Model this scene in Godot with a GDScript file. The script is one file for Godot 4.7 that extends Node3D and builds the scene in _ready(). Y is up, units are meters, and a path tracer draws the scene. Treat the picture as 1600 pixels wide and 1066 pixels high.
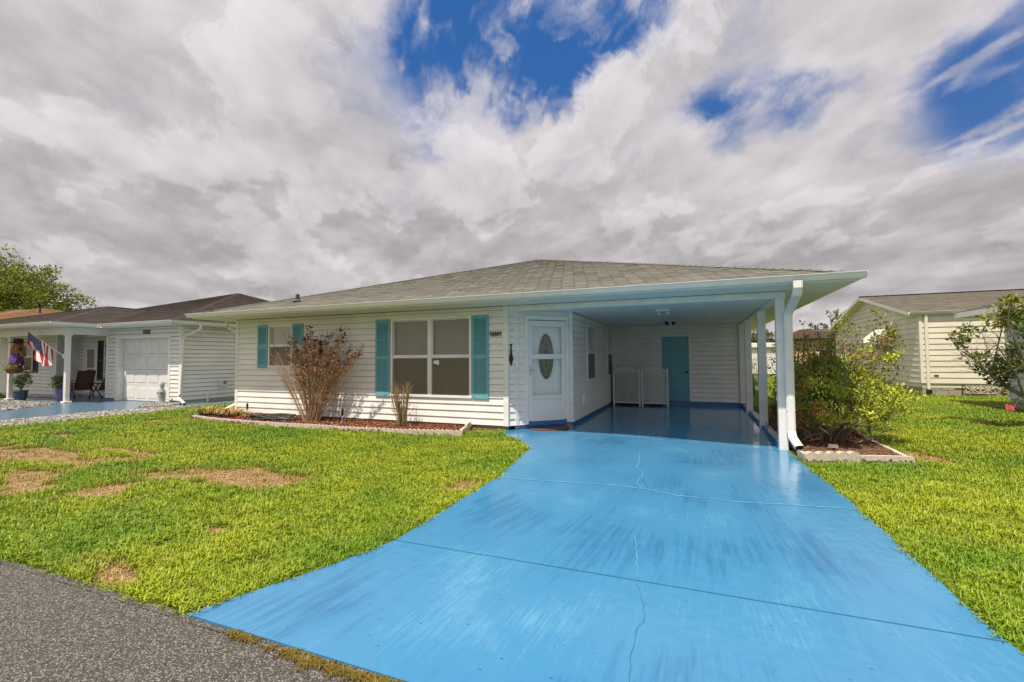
extends Node3D

# ------------------------------------------------------------------ mesh builder
class MB:
	var v := PackedVector3Array()
	var n := PackedVector3Array()
	var c := PackedColorArray()
	var uv := PackedVector2Array()
	var ix := PackedInt32Array()
	var col := Color(1, 1, 1)

	func poly(pts: Array, out: Vector3) -> void:
		var nn: Vector3 = (pts[1] - pts[0]).cross(pts[2] - pts[0])
		if nn.length_squared() < 1e-16 and pts.size() > 3:
			nn = (pts[2] - pts[0]).cross(pts[3] - pts[0])
		nn = nn.normalized()
		var flip := nn.dot(out) < 0.0
		if flip:
			nn = -nn
		var b := v.size()
		for p in pts:
			v.append(p); n.append(nn); c.append(col); uv.append(Vector2(p.x, p.z))
		for i in range(1, pts.size() - 1):
			ix.append(b)
			ix.append(b + (i if flip else i + 1))
			ix.append(b + (i + 1 if flip else i))

	func quad_uv(a: Vector3, b_: Vector3, c_: Vector3, d: Vector3, out: Vector3, u0: Vector2, u1: Vector2, u2: Vector2, u3: Vector2) -> void:
		poly([a, b_, c_, d], out)
		var k := uv.size() - 4
		uv[k] = u0; uv[k + 1] = u1; uv[k + 2] = u2; uv[k + 3] = u3

	func box(mn: Vector3, mx: Vector3, ch := 0.0) -> void:
		cbox((mn + mx) * 0.5, (mx - mn).abs(), ch, Basis.IDENTITY)

	func cbox(ctr: Vector3, size: Vector3, ch: float, bs: Basis) -> void:
		var h := size * 0.5
		var cc := minf(ch, minf(h.x, minf(h.y, h.z)) * 0.9)
		var p := func(s: Vector3, a: int) -> Vector3:
			var q := Vector3(s.x * (h.x - cc), s.y * (h.y - cc), s.z * (h.z - cc))
			q[a] = s[a] * h[a]
			return ctr + bs * q
		for a in 3:
			var b := (a + 1) % 3
			var d := (a + 2) % 3
			for sa in [-1.0, 1.0]:
				var pts := []
				for k in [[-1.0, -1.0], [1.0, -1.0], [1.0, 1.0], [-1.0, 1.0]]:
					var s := Vector3.ZERO
					s[a] = sa; s[b] = k[0]; s[d] = k[1]
					pts.append(p.call(s, a))
				var o := Vector3.ZERO
				o[a] = sa
				poly(pts, bs * o)
				if cc > 0.0:
					for sb in [-1.0, 1.0]:
						var s1 := Vector3.ZERO
						s1[a] = sa; s1[b] = sb; s1[d] = -1.0
						var s2 := s1
						s2[d] = 1.0
						var o2 := Vector3.ZERO
						o2[a] = sa; o2[b] = sb
						poly([p.call(s1, a), p.call(s2, a), p.call(s2, b), p.call(s1, b)], bs * o2)
		if cc > 0.0:
			for sx in [-1.0, 1.0]:
				for sy in [-1.0, 1.0]:
					for sz in [-1.0, 1.0]:
						var s := Vector3(sx, sy, sz)
						poly([p.call(s, 0), p.call(s, 1), p.call(s, 2)], bs * s)

	func beam(a: Vector3, b: Vector3, w: float, t: float, ch := 0.0, up := Vector3.UP) -> void:
		var z := (b - a).normalized()
		if absf(z.dot(up)) > 0.98:
			up = Vector3.RIGHT
		var x := up.cross(z).normalized()
		cbox((a + b) * 0.5, Vector3(w, t, (b - a).length()), ch, Basis(x, z.cross(x), z))

	func tube(pts: Array, radii: Array, sides := 8, caps := true) -> void:
		var m := pts.size()
		var t: Vector3 = (pts[1] - pts[0]).normalized()
		var x := t.cross(Vector3.UP if absf(t.y) < 0.9 else Vector3.RIGHT).normalized()
		var b := v.size()
		for i in m:
			if i > 0 and i < m - 1:
				t = (pts[i + 1] - pts[i - 1]).normalized()
			elif i == m - 1:
				t = (pts[i] - pts[i - 1]).normalized()
			x = (x - t * x.dot(t)).normalized()
			var y := t.cross(x)
			for k in sides:
				var a := TAU * k / sides
				var d := x * cos(a) + y * sin(a)
				v.append(pts[i] + d * radii[i]); n.append(d); c.append(col); uv.append(Vector2(float(k) / sides, i))
		for i in m - 1:
			for k in sides:
				var p := b + i * sides + k
				var q := b + i * sides + (k + 1) % sides
				for j in [p, q + sides, q, p, p + sides, q + sides]:
					ix.append(j)
		if caps:
			for e in [0, m - 1]:
				var pp := []
				for k in sides:
					pp.append(v[b + e * sides + k])
				poly(pp, (pts[0] - pts[1]) if e == 0 else (pts[m - 1] - pts[m - 2]))

	func lathe(prof: Array, sides: int, at: Vector3, bs := Basis.IDENTITY) -> void:
		var b := v.size()
		var m := prof.size()
		var turn := 0.0
		for i in m - 1:
			turn += (prof[i].x + prof[i + 1].x) * (prof[i + 1].y - prof[i].y)
		if turn < 0.0:
			prof = prof.duplicate()
			prof.reverse()
		for i in m:
			var d: Vector2 = prof[mini(i + 1, m - 1)] - prof[maxi(i - 1, 0)]
			var nr := Vector2(d.y, -d.x).normalized()
			for k in sides + 1:
				var a := TAU * k / sides
				v.append(at + bs * Vector3(cos(a) * prof[i].x, prof[i].y, sin(a) * prof[i].x))
				n.append((bs * Vector3(cos(a) * nr.x, nr.y, sin(a) * nr.x)).normalized())
				c.append(col); uv.append(Vector2(float(k) / sides, float(i) / (m - 1)))
		for i in m - 1:
			for k in sides:
				var p := b + i * (sides + 1) + k
				for j in [p, p + 1, p + sides + 2, p, p + sides + 2, p + sides + 1]:
					ix.append(j)

	# outline in the plane (x, y) of xf, pulled along its z by depth
	func prism(outline: PackedVector2Array, xf: Transform3D, depth: float, smooth := false) -> void:
		var tri := Geometry2D.triangulate_polygon(outline)
		for s in [0.0, depth]:
			for i in range(0, tri.size(), 3):
				var pts := []
				for k in 3:
					var q := outline[tri[i + k]]
					pts.append(xf * Vector3(q.x, q.y, s))
				poly(pts, xf.basis.z * (-1.0 if s == 0.0 else 1.0) * signf(depth))
		var m := outline.size()
		var area := 0.0
		for i in m:
			area += outline[i].cross(outline[(i + 1) % m])
		for i in m:
			var a := outline[i]
			var b := outline[(i + 1) % m]
			var o2 := Vector2((b - a).y, -(b - a).x) * signf(area)
			poly([xf * Vector3(a.x, a.y, 0), xf * Vector3(b.x, b.y, 0), xf * Vector3(b.x, b.y, depth), xf * Vector3(a.x, a.y, depth)], xf.basis * Vector3(o2.x, o2.y, 0))

	# one leaf: a folded rhomb
	func leaf(at: Vector3, dir: Vector3, side: Vector3, l: float, w: float) -> void:
		var up := side.cross(dir).normalized()
		var tip := at + dir * l - up * l * 0.12
		var mid := at + dir * l * 0.45
		var a := mid + side * w * 0.5 + up * w * 0.18
		var b := mid - side * w * 0.5 + up * w * 0.18
		poly([at, a, tip], up)
		poly([at, b, tip], up)

	func mesh(inv: Transform3D) -> ArrayMesh:
		var vv := v
		var nn := n
		if inv != Transform3D.IDENTITY:
			vv = PackedVector3Array()
			nn = PackedVector3Array()
			vv.resize(v.size()); nn.resize(n.size())
			for i in v.size():
				vv[i] = inv * v[i]
				nn[i] = inv.basis * n[i]
		var arr := []
		arr.resize(Mesh.ARRAY_MAX)
		arr[Mesh.ARRAY_VERTEX] = vv
		arr[Mesh.ARRAY_NORMAL] = nn
		arr[Mesh.ARRAY_COLOR] = c
		arr[Mesh.ARRAY_TEX_UV] = uv
		arr[Mesh.ARRAY_INDEX] = ix
		var m := ArrayMesh.new()
		m.add_surface_from_arrays(Mesh.PRIMITIVE_TRIANGLES, arr)
		return m

# ------------------------------------------------------------------ naming helpers
var used := {}
var rng := RandomNumberGenerator.new()
var M := {}

func numbered(s: String) -> String:
	if not used.has(s):
		used[s] = 0
		return s
	used[s] += 1
	return "%s_%03d" % [s, used[s]]

func meta(o: Node, label := "", category := "", group := "", kind := "") -> void:
	if label: o.set_meta("label", label)
	if category: o.set_meta("category", category)
	if group: o.set_meta("group", group)
	if kind: o.set_meta("kind", kind)

func thing(called: String, at: Vector3, label: String, category: String, group := "", turn := 0.0) -> Node3D:
	var o := Node3D.new()
	o.name = numbered(called)
	add_child(o)
	o.position = at
	o.rotation.y = turn
	meta(o, label, category, group)
	return o

# a part: vertices are given in world coordinates
func part(called: String, b: MB, m: Material, parent: Node3D, kind := "") -> MeshInstance3D:
	var o := MeshInstance3D.new()
	o.name = called
	o.mesh = b.mesh(parent.global_transform.affine_inverse())
	o.material_override = m
	parent.add_child(o, true)
	if kind: o.set_meta("kind", kind)
	return o

# a part whose vertices are given in the parent's own axes
func lpart(called: String, b: MB, m: Material, parent: Node3D, kind := "") -> MeshInstance3D:
	var o := MeshInstance3D.new()
	o.name = called
	o.mesh = b.mesh(Transform3D.IDENTITY)
	o.material_override = m
	parent.add_child(o, true)
	if kind: o.set_meta("kind", kind)
	return o

func solo(called: String, b: MB, m: Material, at: Vector3, label: String, category: String, group := "", kind := "") -> MeshInstance3D:
	var o := MeshInstance3D.new()
	o.name = numbered(called)
	o.position = at
	o.mesh = b.mesh(Transform3D(Basis.IDENTITY, -at))
	o.material_override = m
	add_child(o)
	meta(o, label, category, group, kind)
	return o

func structure(called: String, b: MB, m: Material, label: String) -> MeshInstance3D:
	var o := solo(called, b, m, Vector3.ZERO, label, "", "", "structure")
	return o

# ------------------------------------------------------------------ materials
func lin(r: float, g: float, b: float) -> Color:
	return Color(r, g, b).linear_to_srgb()

func noise_tex(sd: int, freq: float, lo: float, hi: float, oct := 4, size := 512, type := FastNoiseLite.TYPE_SIMPLEX_SMOOTH, as_normal := false, bump := 4.0) -> NoiseTexture2D:
	var f := FastNoiseLite.new()
	f.seed = sd
	f.noise_type = type
	f.frequency = freq
	f.fractal_octaves = oct
	if type == FastNoiseLite.TYPE_CELLULAR:
		f.cellular_return_type = FastNoiseLite.RETURN_CELL_VALUE
		f.fractal_type = FastNoiseLite.FRACTAL_NONE
	var t := NoiseTexture2D.new()
	t.width = size
	t.height = size
	t.seamless = true
	t.noise = f
	if as_normal:
		t.as_normal_map = true
		t.bump_strength = bump
	else:
		var g := Gradient.new()
		g.set_color(0, Color(lo, lo, lo))
		g.set_color(1, Color(hi, hi, hi))
		t.color_ramp = g
	return t

var T := {}

# plain real-world surface: a colour times a grain, the grain laid in world space
func mat(called: String, col: Color, rough: float, tex := "", scale := 1.0, normal := "", nscale := 0.3) -> StandardMaterial3D:
	var m := StandardMaterial3D.new()
	m.resource_name = called
	m.albedo_color = col
	m.roughness = rough
	if tex:
		m.albedo_texture = T[tex]
	if normal:
		m.normal_enabled = true
		m.normal_texture = T[normal]
		m.normal_scale = nscale
	if tex or normal:
		m.uv1_triplanar = true
		m.uv1_world_triplanar = true
		m.uv1_scale = Vector3.ONE * scale
	M[called] = m
	return m

func leafmat(called: String, back: Color) -> StandardMaterial3D:
	var m := StandardMaterial3D.new()
	m.resource_name = called
	m.vertex_color_use_as_albedo = true
	m.roughness = 0.55
	m.cull_mode = BaseMaterial3D.CULL_DISABLED
	m.backlight_enabled = true
	m.backlight = back
	M[called] = m
	return m

func vmat(called: String, rough: float, normal := "", nscale := 0.3, scale := 1.0, tex := "") -> StandardMaterial3D:
	var m := mat(called, Color.WHITE, rough, tex, scale, normal, nscale)
	m.vertex_color_use_as_albedo = true
	return m

func make_materials() -> void:
	T.blotch = noise_tex(3, 0.012, 0.82, 1.0, 5)
	T.soft = noise_tex(5, 0.006, 0.93, 1.0, 5)
	T.grit = noise_tex(7, 0.12, 0.7, 1.0, 3)
	T.stone = noise_tex(9, 0.11, 0.45, 1.0, 1, 512, FastNoiseLite.TYPE_CELLULAR)
	T.wood = noise_tex(11, 0.03, 0.75, 1.0, 4)
	T.n_fine = noise_tex(13, 0.09, 0, 1, 3, 512, FastNoiseLite.TYPE_SIMPLEX_SMOOTH, true, 5.0)
	T.n_wave = noise_tex(15, 0.012, 0, 1, 3, 512, FastNoiseLite.TYPE_SIMPLEX_SMOOTH, true, 6.0)
	T.n_stone = noise_tex(17, 0.10, 0, 1, 2, 512, FastNoiseLite.TYPE_CELLULAR, true, 6.0)
	mat("siding_white", lin(0.88, 0.865, 0.84), 0.45, "soft", 0.35, "n_wave", 0.10)
	mat("trim_white", lin(0.88, 0.87, 0.855), 0.4, "soft", 0.8, "n_wave", 0.05)
	mat("metal_white", lin(0.86, 0.855, 0.84), 0.3, "soft", 0.6)
	mat("soffit_white", lin(0.80, 0.80, 0.78), 0.55, "soft", 0.5)
	mat("door_white", lin(0.76, 0.77, 0.78), 0.3)
	mat("teal", lin(0.175, 0.45, 0.535), 0.5, "soft", 1.3)
	mat("teal_door", lin(0.14, 0.42, 0.52), 0.42, "soft", 1.0)
	mat("blue_paint", lin(0.032, 0.18, 0.46), 0.3, "blotch", 0.8, "n_fine", 0.15)
	mat("concrete", lin(0.33, 0.30, 0.25), 0.9, "grit", 1.5, "n_fine", 0.6)
	mat("block_white", lin(0.66, 0.58, 0.50), 0.85, "blotch", 2.2, "n_fine", 0.7)
	mat("dark_metal", lin(0.02, 0.02, 0.02), 0.4)
	mat("black", lin(0.012, 0.012, 0.012), 0.6)
	mat("pipe_grey", lin(0.07, 0.065, 0.06), 0.7, "grit", 3.0)
	mat("silver", lin(0.5, 0.5, 0.5), 0.3)
	M.silver.metallic = 0.9
	mat("bronze", lin(0.10, 0.065, 0.035), 0.45, "grit", 6.0)
	M.bronze.metallic = 0.6
	mat("room_dark", lin(0.10, 0.09, 0.08), 0.9)
	mat("blind", lin(0.55, 0.53, 0.49), 0.8)
	mat("curtain", lin(0.36, 0.325, 0.25), 0.9, "grit", 1.0)
	var s := mat("screen", Color(lin(0.20, 0.175, 0.125), 0.62), 0.8)
	s.transparency = BaseMaterial3D.TRANSPARENCY_ALPHA
	var g := mat("glass", Color(0.9, 0.95, 0.95, 0.05), 0.03)
	g.transparency = BaseMaterial3D.TRANSPARENCY_ALPHA
	mat("leaded", lin(0.085, 0.10, 0.085), 0.12, "stone", 2.0, "n_stone", 0.5)
	mat("came", lin(0.4, 0.38, 0.3), 0.35)
	mat("coir", lin(0.30, 0.095, 0.022), 0.95, "grit", 4.0, "n_fine", 1.0)
	mat("lattice", lin(0.78, 0.77, 0.75), 0.5)
	mat("bulb", lin(0.6, 0.6, 0.58), 0.2)
	mat("neighbour_siding", lin(0.84, 0.82, 0.78), 0.5, "soft", 0.35)
	mat("neighbour_trim", lin(0.85, 0.83, 0.79), 0.45, "soft", 0.6)
	mat("garage_white", lin(0.78, 0.76, 0.72), 0.5, "soft", 0.5)
	mat("purple_dark", lin(0.035, 0.022, 0.055), 0.5)
	mat("neighbour_paint", lin(0.13, 0.22, 0.32), 0.25, "blotch", 0.7, "n_fine", 0.1)
	mat("cream_siding", lin(0.76, 0.72, 0.60), 0.55, "soft", 0.4)
	mat("cream_trim", lin(0.80, 0.77, 0.68), 0.5, "soft", 0.6)
	mat("block_skirt", lin(0.46, 0.41, 0.32), 0.9, "blotch", 1.6, "n_fine", 0.6)
	mat("breeze", lin(0.62, 0.52, 0.42), 0.85, "blotch", 2.0, "n_fine", 0.4)
	mat("blue_siding", lin(0.52, 0.60, 0.64), 0.5, "soft", 0.5)
	mat("yellow_wall", lin(0.60, 0.45, 0.22), 0.8, "blotch", 0.5)
	mat("white_wall", lin(0.72, 0.72, 0.70), 0.8, "soft", 0.5)
	mat("grey_roof", lin(0.17, 0.15, 0.125), 0.9, "grit", 1.2)
	mat("sling", lin(0.12, 0.05, 0.025), 0.8, "grit", 3.0)
	mat("pot_blue", lin(0.05, 0.09, 0.13), 0.25)
	mat("pot_purple", lin(0.14, 0.12, 0.30), 0.35)
	mat("hose", lin(0.045, 0.045, 0.042), 0.5)
	mat("pole_white", lin(0.75, 0.74, 0.72), 0.35)
	mat("pink", lin(0.75, 0.10, 0.16), 0.6)
	mat("green_plastic", lin(0.02, 0.16, 0.07), 0.4)
	mat("wood_post", lin(0.42, 0.32, 0.15), 0.8, "wood", 2.0)
	mat("wicker", lin(0.30, 0.17, 0.06), 0.9, "grit", 6.0)
	mat("straw", lin(0.55, 0.29, 0.08), 0.9, "grit", 8.0)
	mat("hat_brown", lin(0.09, 0.04, 0.02), 0.9, "grit", 6.0)
	mat("purple_cloth", lin(0.12, 0.05, 0.22), 0.8)
	mat("paint_filler", lin(0.13, 0.345, 0.57), 0.5)
	mat("crack_dark", lin(0.03, 0.09, 0.14), 0.9)
	leafmat("leaves", Color(0.20, 0.24, 0.04))
	leafmat("dry_leaves", Color(0.10, 0.05, 0.02))
	vmat("bark", 0.9, "n_fine", 0.5, 3.0)
	vmat("shingles", 0.95, "n_fine", 0.6, 3.0, "grit")
	vmat("painted_colours", 0.7)
	vmat("mulch_colours", 0.95)
	vmat("stones", 0.85, "n_fine", 0.4, 6.0)
	var gr := leafmat("grass", Color(0.22, 0.27, 0.03))
	gr.roughness = 0.5
# ------------------------------------------------------------------ sky
func pixel_dir(u: float, w: float) -> Vector3:
	var b := Basis.from_euler(Vector3(deg_to_rad(2.25), deg_to_rad(21.85), deg_to_rad(-0.36)))
	return (b * Vector3((u - 800.0) / 711.0, -(w - 533.0) / 711.0, -1.0)).normalized()

func make_sky() -> PanoramaSkyMaterial:
	var W := 2304
	var H := 1152
	var img := Image.create(W, H, false, Image.FORMAT_RGBF)
	img.fill(Color(0.18, 0.20, 0.10))
	var n1 := FastNoiseLite.new()
	n1.seed = 21; n1.frequency = 0.55; n1.fractal_octaves = 6; n1.fractal_gain = 0.52
	n1.domain_warp_enabled = true; n1.domain_warp_amplitude = 0.55; n1.domain_warp_frequency = 0.9
	var n2 := FastNoiseLite.new()
	n2.seed = 33; n2.frequency = 0.8; n2.fractal_octaves = 6; n2.fractal_gain = 0.55
	n2.domain_warp_enabled = true; n2.domain_warp_amplitude = 0.35; n2.domain_warp_frequency = 1.4
	# breaks in the cloud cover: direction, angular radius, depth
	var holes := []
	for h in [[745, 40, 0.13, 1.1], [800, 90, 0.12, 0.7], [655, 60, 0.06, 0.6], [870, 110, 0.11, 1.3], [930, 200, 0.10, 0.75], [1000, 40, 0.09, 1.3], [1115, 185, 0.06, 0.9], [1240, 160, 0.06, 0.6], [1300, 130, 0.07, 0.3], [1540, 200, 0.07, 0.4], [1590, 50, 0.08, 0.3], [1490, 110, 0.05, 0.35], [690, 210, 0.07, 0.4], [1150, -90, 0.16, 0.5], [1750, 120, 0.10, 0.3]]:
		holes.append([pixel_dir(h[0], h[1]), h[2], h[3]])
	var ax := Vector2(-0.62, -0.79)
	var ay := Vector2(0.79, -0.62)
	var sunward := Vector3(-0.08, 1.0, 0.46).normalized()   # cloud brightened towards the sun, mostly out of view, to lift the carport shade
	for j in H / 2 + 1:
		var el := (0.5 - (j + 0.5) / H) * PI
		var ce := cos(el)
		var y := maxf(sin(el), 0.0)
		for i in W:
			var a := (i + 0.5) / W * TAU
			var d := Vector3(sin(a) * ce, y, -cos(a) * ce)
			var p := Vector2(d.x, d.z) / (y + 0.28)
			var q := Vector2(p.dot(ax) * 0.80, p.dot(ay)) * 1.08
			var f := n1.get_noise_2d(q.x * 1.1, q.y * 1.1)
			var g := n2.get_noise_2d(q.x * 2.1 + 7.0, q.y * 2.1 - 3.0)
			var g2 := n2.get_noise_2d(q.x * 1.0 - 17.0, q.y * 1.0 + 9.0)
			var cov := 1.02 + f * 0.34 + g * 0.42
			for h in holes:
				var t: float = 1.0 - d.dot(h[0])
				cov -= h[2] * exp(-t * 2.0 / (h[1] * h[1])) * clampf(0.62 - g * 1.3 - f * 0.6, 0.05, 1.2)
			cov += clampf((0.34 - y) * 1.6, 0.0, 0.4)
			var wisp := n2.get_noise_2d(q.x * 3.2 + 50.0, q.y * 7.5)
			var k := maxf(smoothstep(0.02, 0.98, cov), 0.75 * smoothstep(-0.02, 0.42, wisp + g * 0.5) * smoothstep(-0.5, 0.5, cov))
			var blue := Color(0.013, 0.062, 0.195).lerp(Color(0.16, 0.23, 0.34), exp(-y * 6.0))
			# thick cloud is grey below; heaps of it catch light on the side that looks to the sun
			var thick := smoothstep(0.55, 1.25, cov - g * 0.5)
			var h0 := n2.get_noise_2d(q.x * 1.5 - 31.0, q.y * 1.7 + 5.0)
			var h1 := n2.get_noise_2d(q.x * 0.94 * 1.5 - 31.0, q.y * 0.94 * 1.7 + 5.0)
			var relief := clampf((h0 - h1) * 1.1, -0.35, 0.45)
			var heap := smoothstep(0.02, 0.16, h0)
			var lum := lerpf(0.345, 0.235, thick) + 0.055 * g2 + 0.05 * f
			lum += 0.10 * heap * exp(-maxf(h0, 0.0) * 4.0) + 0.13 * relief + 0.055 * g
			lum += 0.05 * n2.get_noise_2d(q.x * 5.0 + 90.0, q.y * 5.5) + 0.02 * exp(-y * 7.0)
			lum = 0.13 + 0.265 * (1.0 / (1.0 + exp(-(lum - 0.285) * 13.0)))
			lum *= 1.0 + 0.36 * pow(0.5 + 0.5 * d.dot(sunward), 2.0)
			var warm := clampf(0.5 + g2 * 1.2, 0.0, 1.0)
			var cl := Color(lum, lum * lerpf(0.95, 0.935, warm), lum * lerpf(0.985, 0.945, warm))
			img.set_pixel(i, j, blue.lerp(cl, k))
	var s := PanoramaSkyMaterial.new()
	s.panorama = ImageTexture.create_from_image(img)
	return s

# ------------------------------------------------------------------ ground
func ss(a: float, b: float, x: float) -> float:
	return smoothstep(a, b, x)

# the apron dips a little towards the carport's front post
func dip(x: float, z: float) -> float:
	return -0.075 * ss(-1.5, 1.2, x) * (1.0 - ss(3.2, 6.0, x)) * ss(-5.6, -8.5, z) * (1.0 - ss(-9.2, -11.0, z))

var patches := [[-10.3, -3.95, 2.0, 0.42, 0.0], [-7.9, -3.1, 1.0, 0.28, 0.3], [-6.45, -3.2, 0.42, 0.36, 0.2], [-5.75, -4.25, 1.15, 0.36, -0.25], [-5.1, -4.1, 0.6, 0.34, 0.0], [-12.0, -5.3, 0.55, 0.13, 0.0], [-10.4, -5.6, 0.35, 0.12, 0.0], [-8.4, -4.3, 0.5, 0.14, -0.2], [-9.0, -4.75, 1.0, 0.14, 0.1], [-3.9, -2.03, 0.42, 0.1, 0.1], [-2.62, -4.9, 0.14, 0.3, 0.0], [-3.95, -2.85, 0.16, 0.07, 0.0], [6.5, -13.0, 0.75, 0.35, 0.0], [3.3, -9.0, 0.3, 0.5, 0.0], [-4.1, -8.65, 0.35, 0.2, 0.0], [-12.6, -7.3, 0.5, 0.25, 0.0]]
var lawn_noise := FastNoiseLite.new()

func bare(x: float, z: float) -> float:
	var b := 0.0
	for p in patches:
		var dx: float = x - p[0]
		var dz: float = z - p[1]
		var cs := cos(p[4])
		var sn := sin(p[4])
		var e := Vector2((dx * cs + dz * sn) / p[2], (-dx * sn + dz * cs) / p[3]).length()
		e += lawn_noise.get_noise_2d(x * 2.2, z * 2.2) * 0.75
		b = maxf(b, 1.0 - ss(0.75, 1.12, e))
	return b

var drive := PackedVector2Array([Vector2(-3.75, -8.9), Vector2(-3.52, -8.36), Vector2(-3.2, -8.1), Vector2(-2.9, -7.74), Vector2(-2.6, -7.29), Vector2(-2.50, -6.5), Vector2(-2.36, -5.40), Vector2(-2.345, -3.2), Vector2(-2.52, -2.6), Vector2(-2.84, -1.83), Vector2(2.0, -1.83), Vector2(1.62, -2.5), Vector2(1.49, -3.25), Vector2(1.48, -5.44), Vector2(1.46, -8.0), Vector2(1.44, -8.9)])
var apron := PackedVector2Array([Vector2(-15.3, -13.5), Vector2(-15.3, -10.6), Vector2(-16.3, -9.1), Vector2(-16.25, -5.0), Vector2(-16.0, -1.83), Vector2(-19.6, -1.83), Vector2(-19.6, -7.0), Vector2(-21.3, -9.2), Vector2(-26.6, -9.2), Vector2(-26.6, -12.0), Vector2(-21.2, -12.0), Vector2(-16.9, -10.7), Vector2(-16.9, -13.5)])
var gravel := [PackedVector2Array([Vector2(-16.24, -8.9), Vector2(-15.3, -10.3), Vector2(-14.75, -8.4), Vector2(-14.85, -5.4), Vector2(-15.0, -1.84), Vector2(-15.99, -1.84), Vector2(-16.24, -5.0)]), PackedVector2Array([Vector2(-19.61, -7.0), Vector2(-21.29, -9.19), Vector2(-27.5, -9.19), Vector2(-27.5, -7.2), Vector2(-25.0, -5.4), Vector2(-19.61, -4.9)]), PackedVector2Array([Vector2(-18.0, -10.5), Vector2(-16.6, -10.55), Vector2(-16.2, -9.5), Vector2(-16.9, -9.3), Vector2(-17.8, -9.9)])]
var front_bed := PackedVector2Array([Vector2(-12.75, -9.4), Vector2(-12.15, -7.85), Vector2(-10.3, -7.66), Vector2(-6.85, -7.66), Vector2(-4.25, -7.98), Vector2(-4.5, -8.88), Vector2(-11.8, -8.88), Vector2(-11.9, -9.4)])
var side_bed := PackedVector2Array([Vector2(1.50, -7.95), Vector2(2.26, -8.27), Vector2(3.0, -8.5), Vector2(2.92, -11.2), Vector2(2.9, -15.5), Vector2(1.48, -15.5)])

func on_lawn(x: float, z: float) -> bool:
	var p := Vector2(x, z)
	if z > -1.86:
		return false
	for g in [drive, apron, front_bed, side_bed] + gravel:
		if Geometry2D.is_point_in_polygon(p, g):
			return false
	if x > -11.85 and x < 1.5 and z < -8.88 and z > -26.0:
		return false
	if x < -16.8 and z < -10.6: return false
	if x > 7.9 and z < -22.1: return false
	if x > 8.4 and z < -6.0 and z > -17.6: return false
	return true

func make_ground() -> void:
	lawn_noise.seed = 5
	lawn_noise.frequency = 0.55
	lawn_noise.fractal_octaves = 4
	var b := MB.new()
	var gn := FastNoiseLite.new()
	gn.seed = 77
	gn.frequency = 0.4
	gn.fractal_octaves = 4
	# one sheet: fine cells near by, coarse ones out to the horizon
	var xs := []
	var zs := []
	for e in [-900.0, -300.0, -120.0, -60.0, -40.0, -30.0, -24.0, -20.0]: xs.append(e)
	var x := -17.0
	while x < 12.0:
		xs.append(x)
		x += 0.16
	for e in [13.0, 15.0, 18.0, 24.0, 40.0, 80.0, 200.0, 900.0]: xs.append(e)
	for e in [-900.0, -300.0, -120.0, -70.0, -50.0, -40.0, -33.0, -29.0, -26.0, -24.0]: zs.append(e)
	var z := -22.5
	while z < -1.7:
		zs.append(z)
		z += 0.16
	for e in [0.0, 4.0, 10.0, 30.0, 100.0, 500.0]: zs.append(e)
	var green := Color(0.135, 0.175, 0.014)
	var tan_ := Color(0.43, 0.29, 0.145)
	for j in zs.size():
		for i in xs.size():
			var px: float = xs[i]
			var pz: float = zs[j]
			var k := bare(px, pz) if absf(px) < 17.0 and pz > -24.0 else 0.0
			var t := gn.get_noise_2d(px, pz)
			var c := green.lerp(Color(0.17, 0.20, 0.02), clampf(0.5 + t, 0, 1))
			c = c.lerp(tan_ * (1.0 + 0.35 * gn.get_noise_2d(px * 7.0, pz * 7.0)), k)
			b.v.append(Vector3(px, -0.03 + dip(px, pz), pz))
			b.n.append(Vector3.UP)
			b.c.append(c)
			b.uv.append(Vector2(px, pz))
	var w := xs.size()
	for j in zs.size() - 1:
		for i in w - 1:
			var p := j * w + i
			for q in [p, p + 1, p + w + 1, p, p + w + 1, p + w]:
				b.ix.append(q)
	structure("ground", b, vmat("soil", 1.0, "n_fine", 0.8, 1.2, "grit"), "green lawn ground with tan bare patches round the houses")

	# road: asphalt with pale chips
	var road := MB.new()
	road.quad_uv(Vector3(-200, -0.016, -1.83), Vector3(200, -0.016, -1.83), Vector3(200, -0.016, 5.2), Vector3(-200, -0.016, 5.2), Vector3.UP, Vector2.ZERO, Vector2.RIGHT, Vector2.ONE, Vector2.DOWN)
	var rm := StandardMaterial3D.new()
	rm.resource_name = "asphalt"
	rm.albedo_texture = asphalt_tex()
	rm.uv1_triplanar = true
	rm.uv1_world_triplanar = true
	rm.uv1_scale = Vector3.ONE / 1.45
	rm.roughness = 0.9
	rm.normal_enabled = true
	rm.normal_texture = T.n_stone
	rm.normal_scale = 0.7
	M.asphalt = rm
	structure("road", road, rm, "grey asphalt street with pale chips along the lawn edge")
	# raised crumbling rim of the asphalt where it meets lawn and drive
	var rim := MB.new()
	var rn := FastNoiseLite.new()
	rn.seed = 8; rn.frequency = 1.6
	var rx := -14.0
	while rx < 6.0:
		var o0 := rn.get_noise_1d(rx * 2.0) * 0.035
		var o1 := rn.get_noise_1d((rx + 0.1) * 2.0) * 0.035
		rim.poly([Vector3(rx, -0.012, -1.80), Vector3(rx + 0.1, -0.012, -1.80), Vector3(rx + 0.1, -0.012, -1.86 + o1), Vector3(rx, -0.012, -1.86 + o0)], Vector3.UP)
		rx += 0.1
	structure("road_rim", rim, rm, "ragged rim of the asphalt against the lawn and the blue drive")

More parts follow.
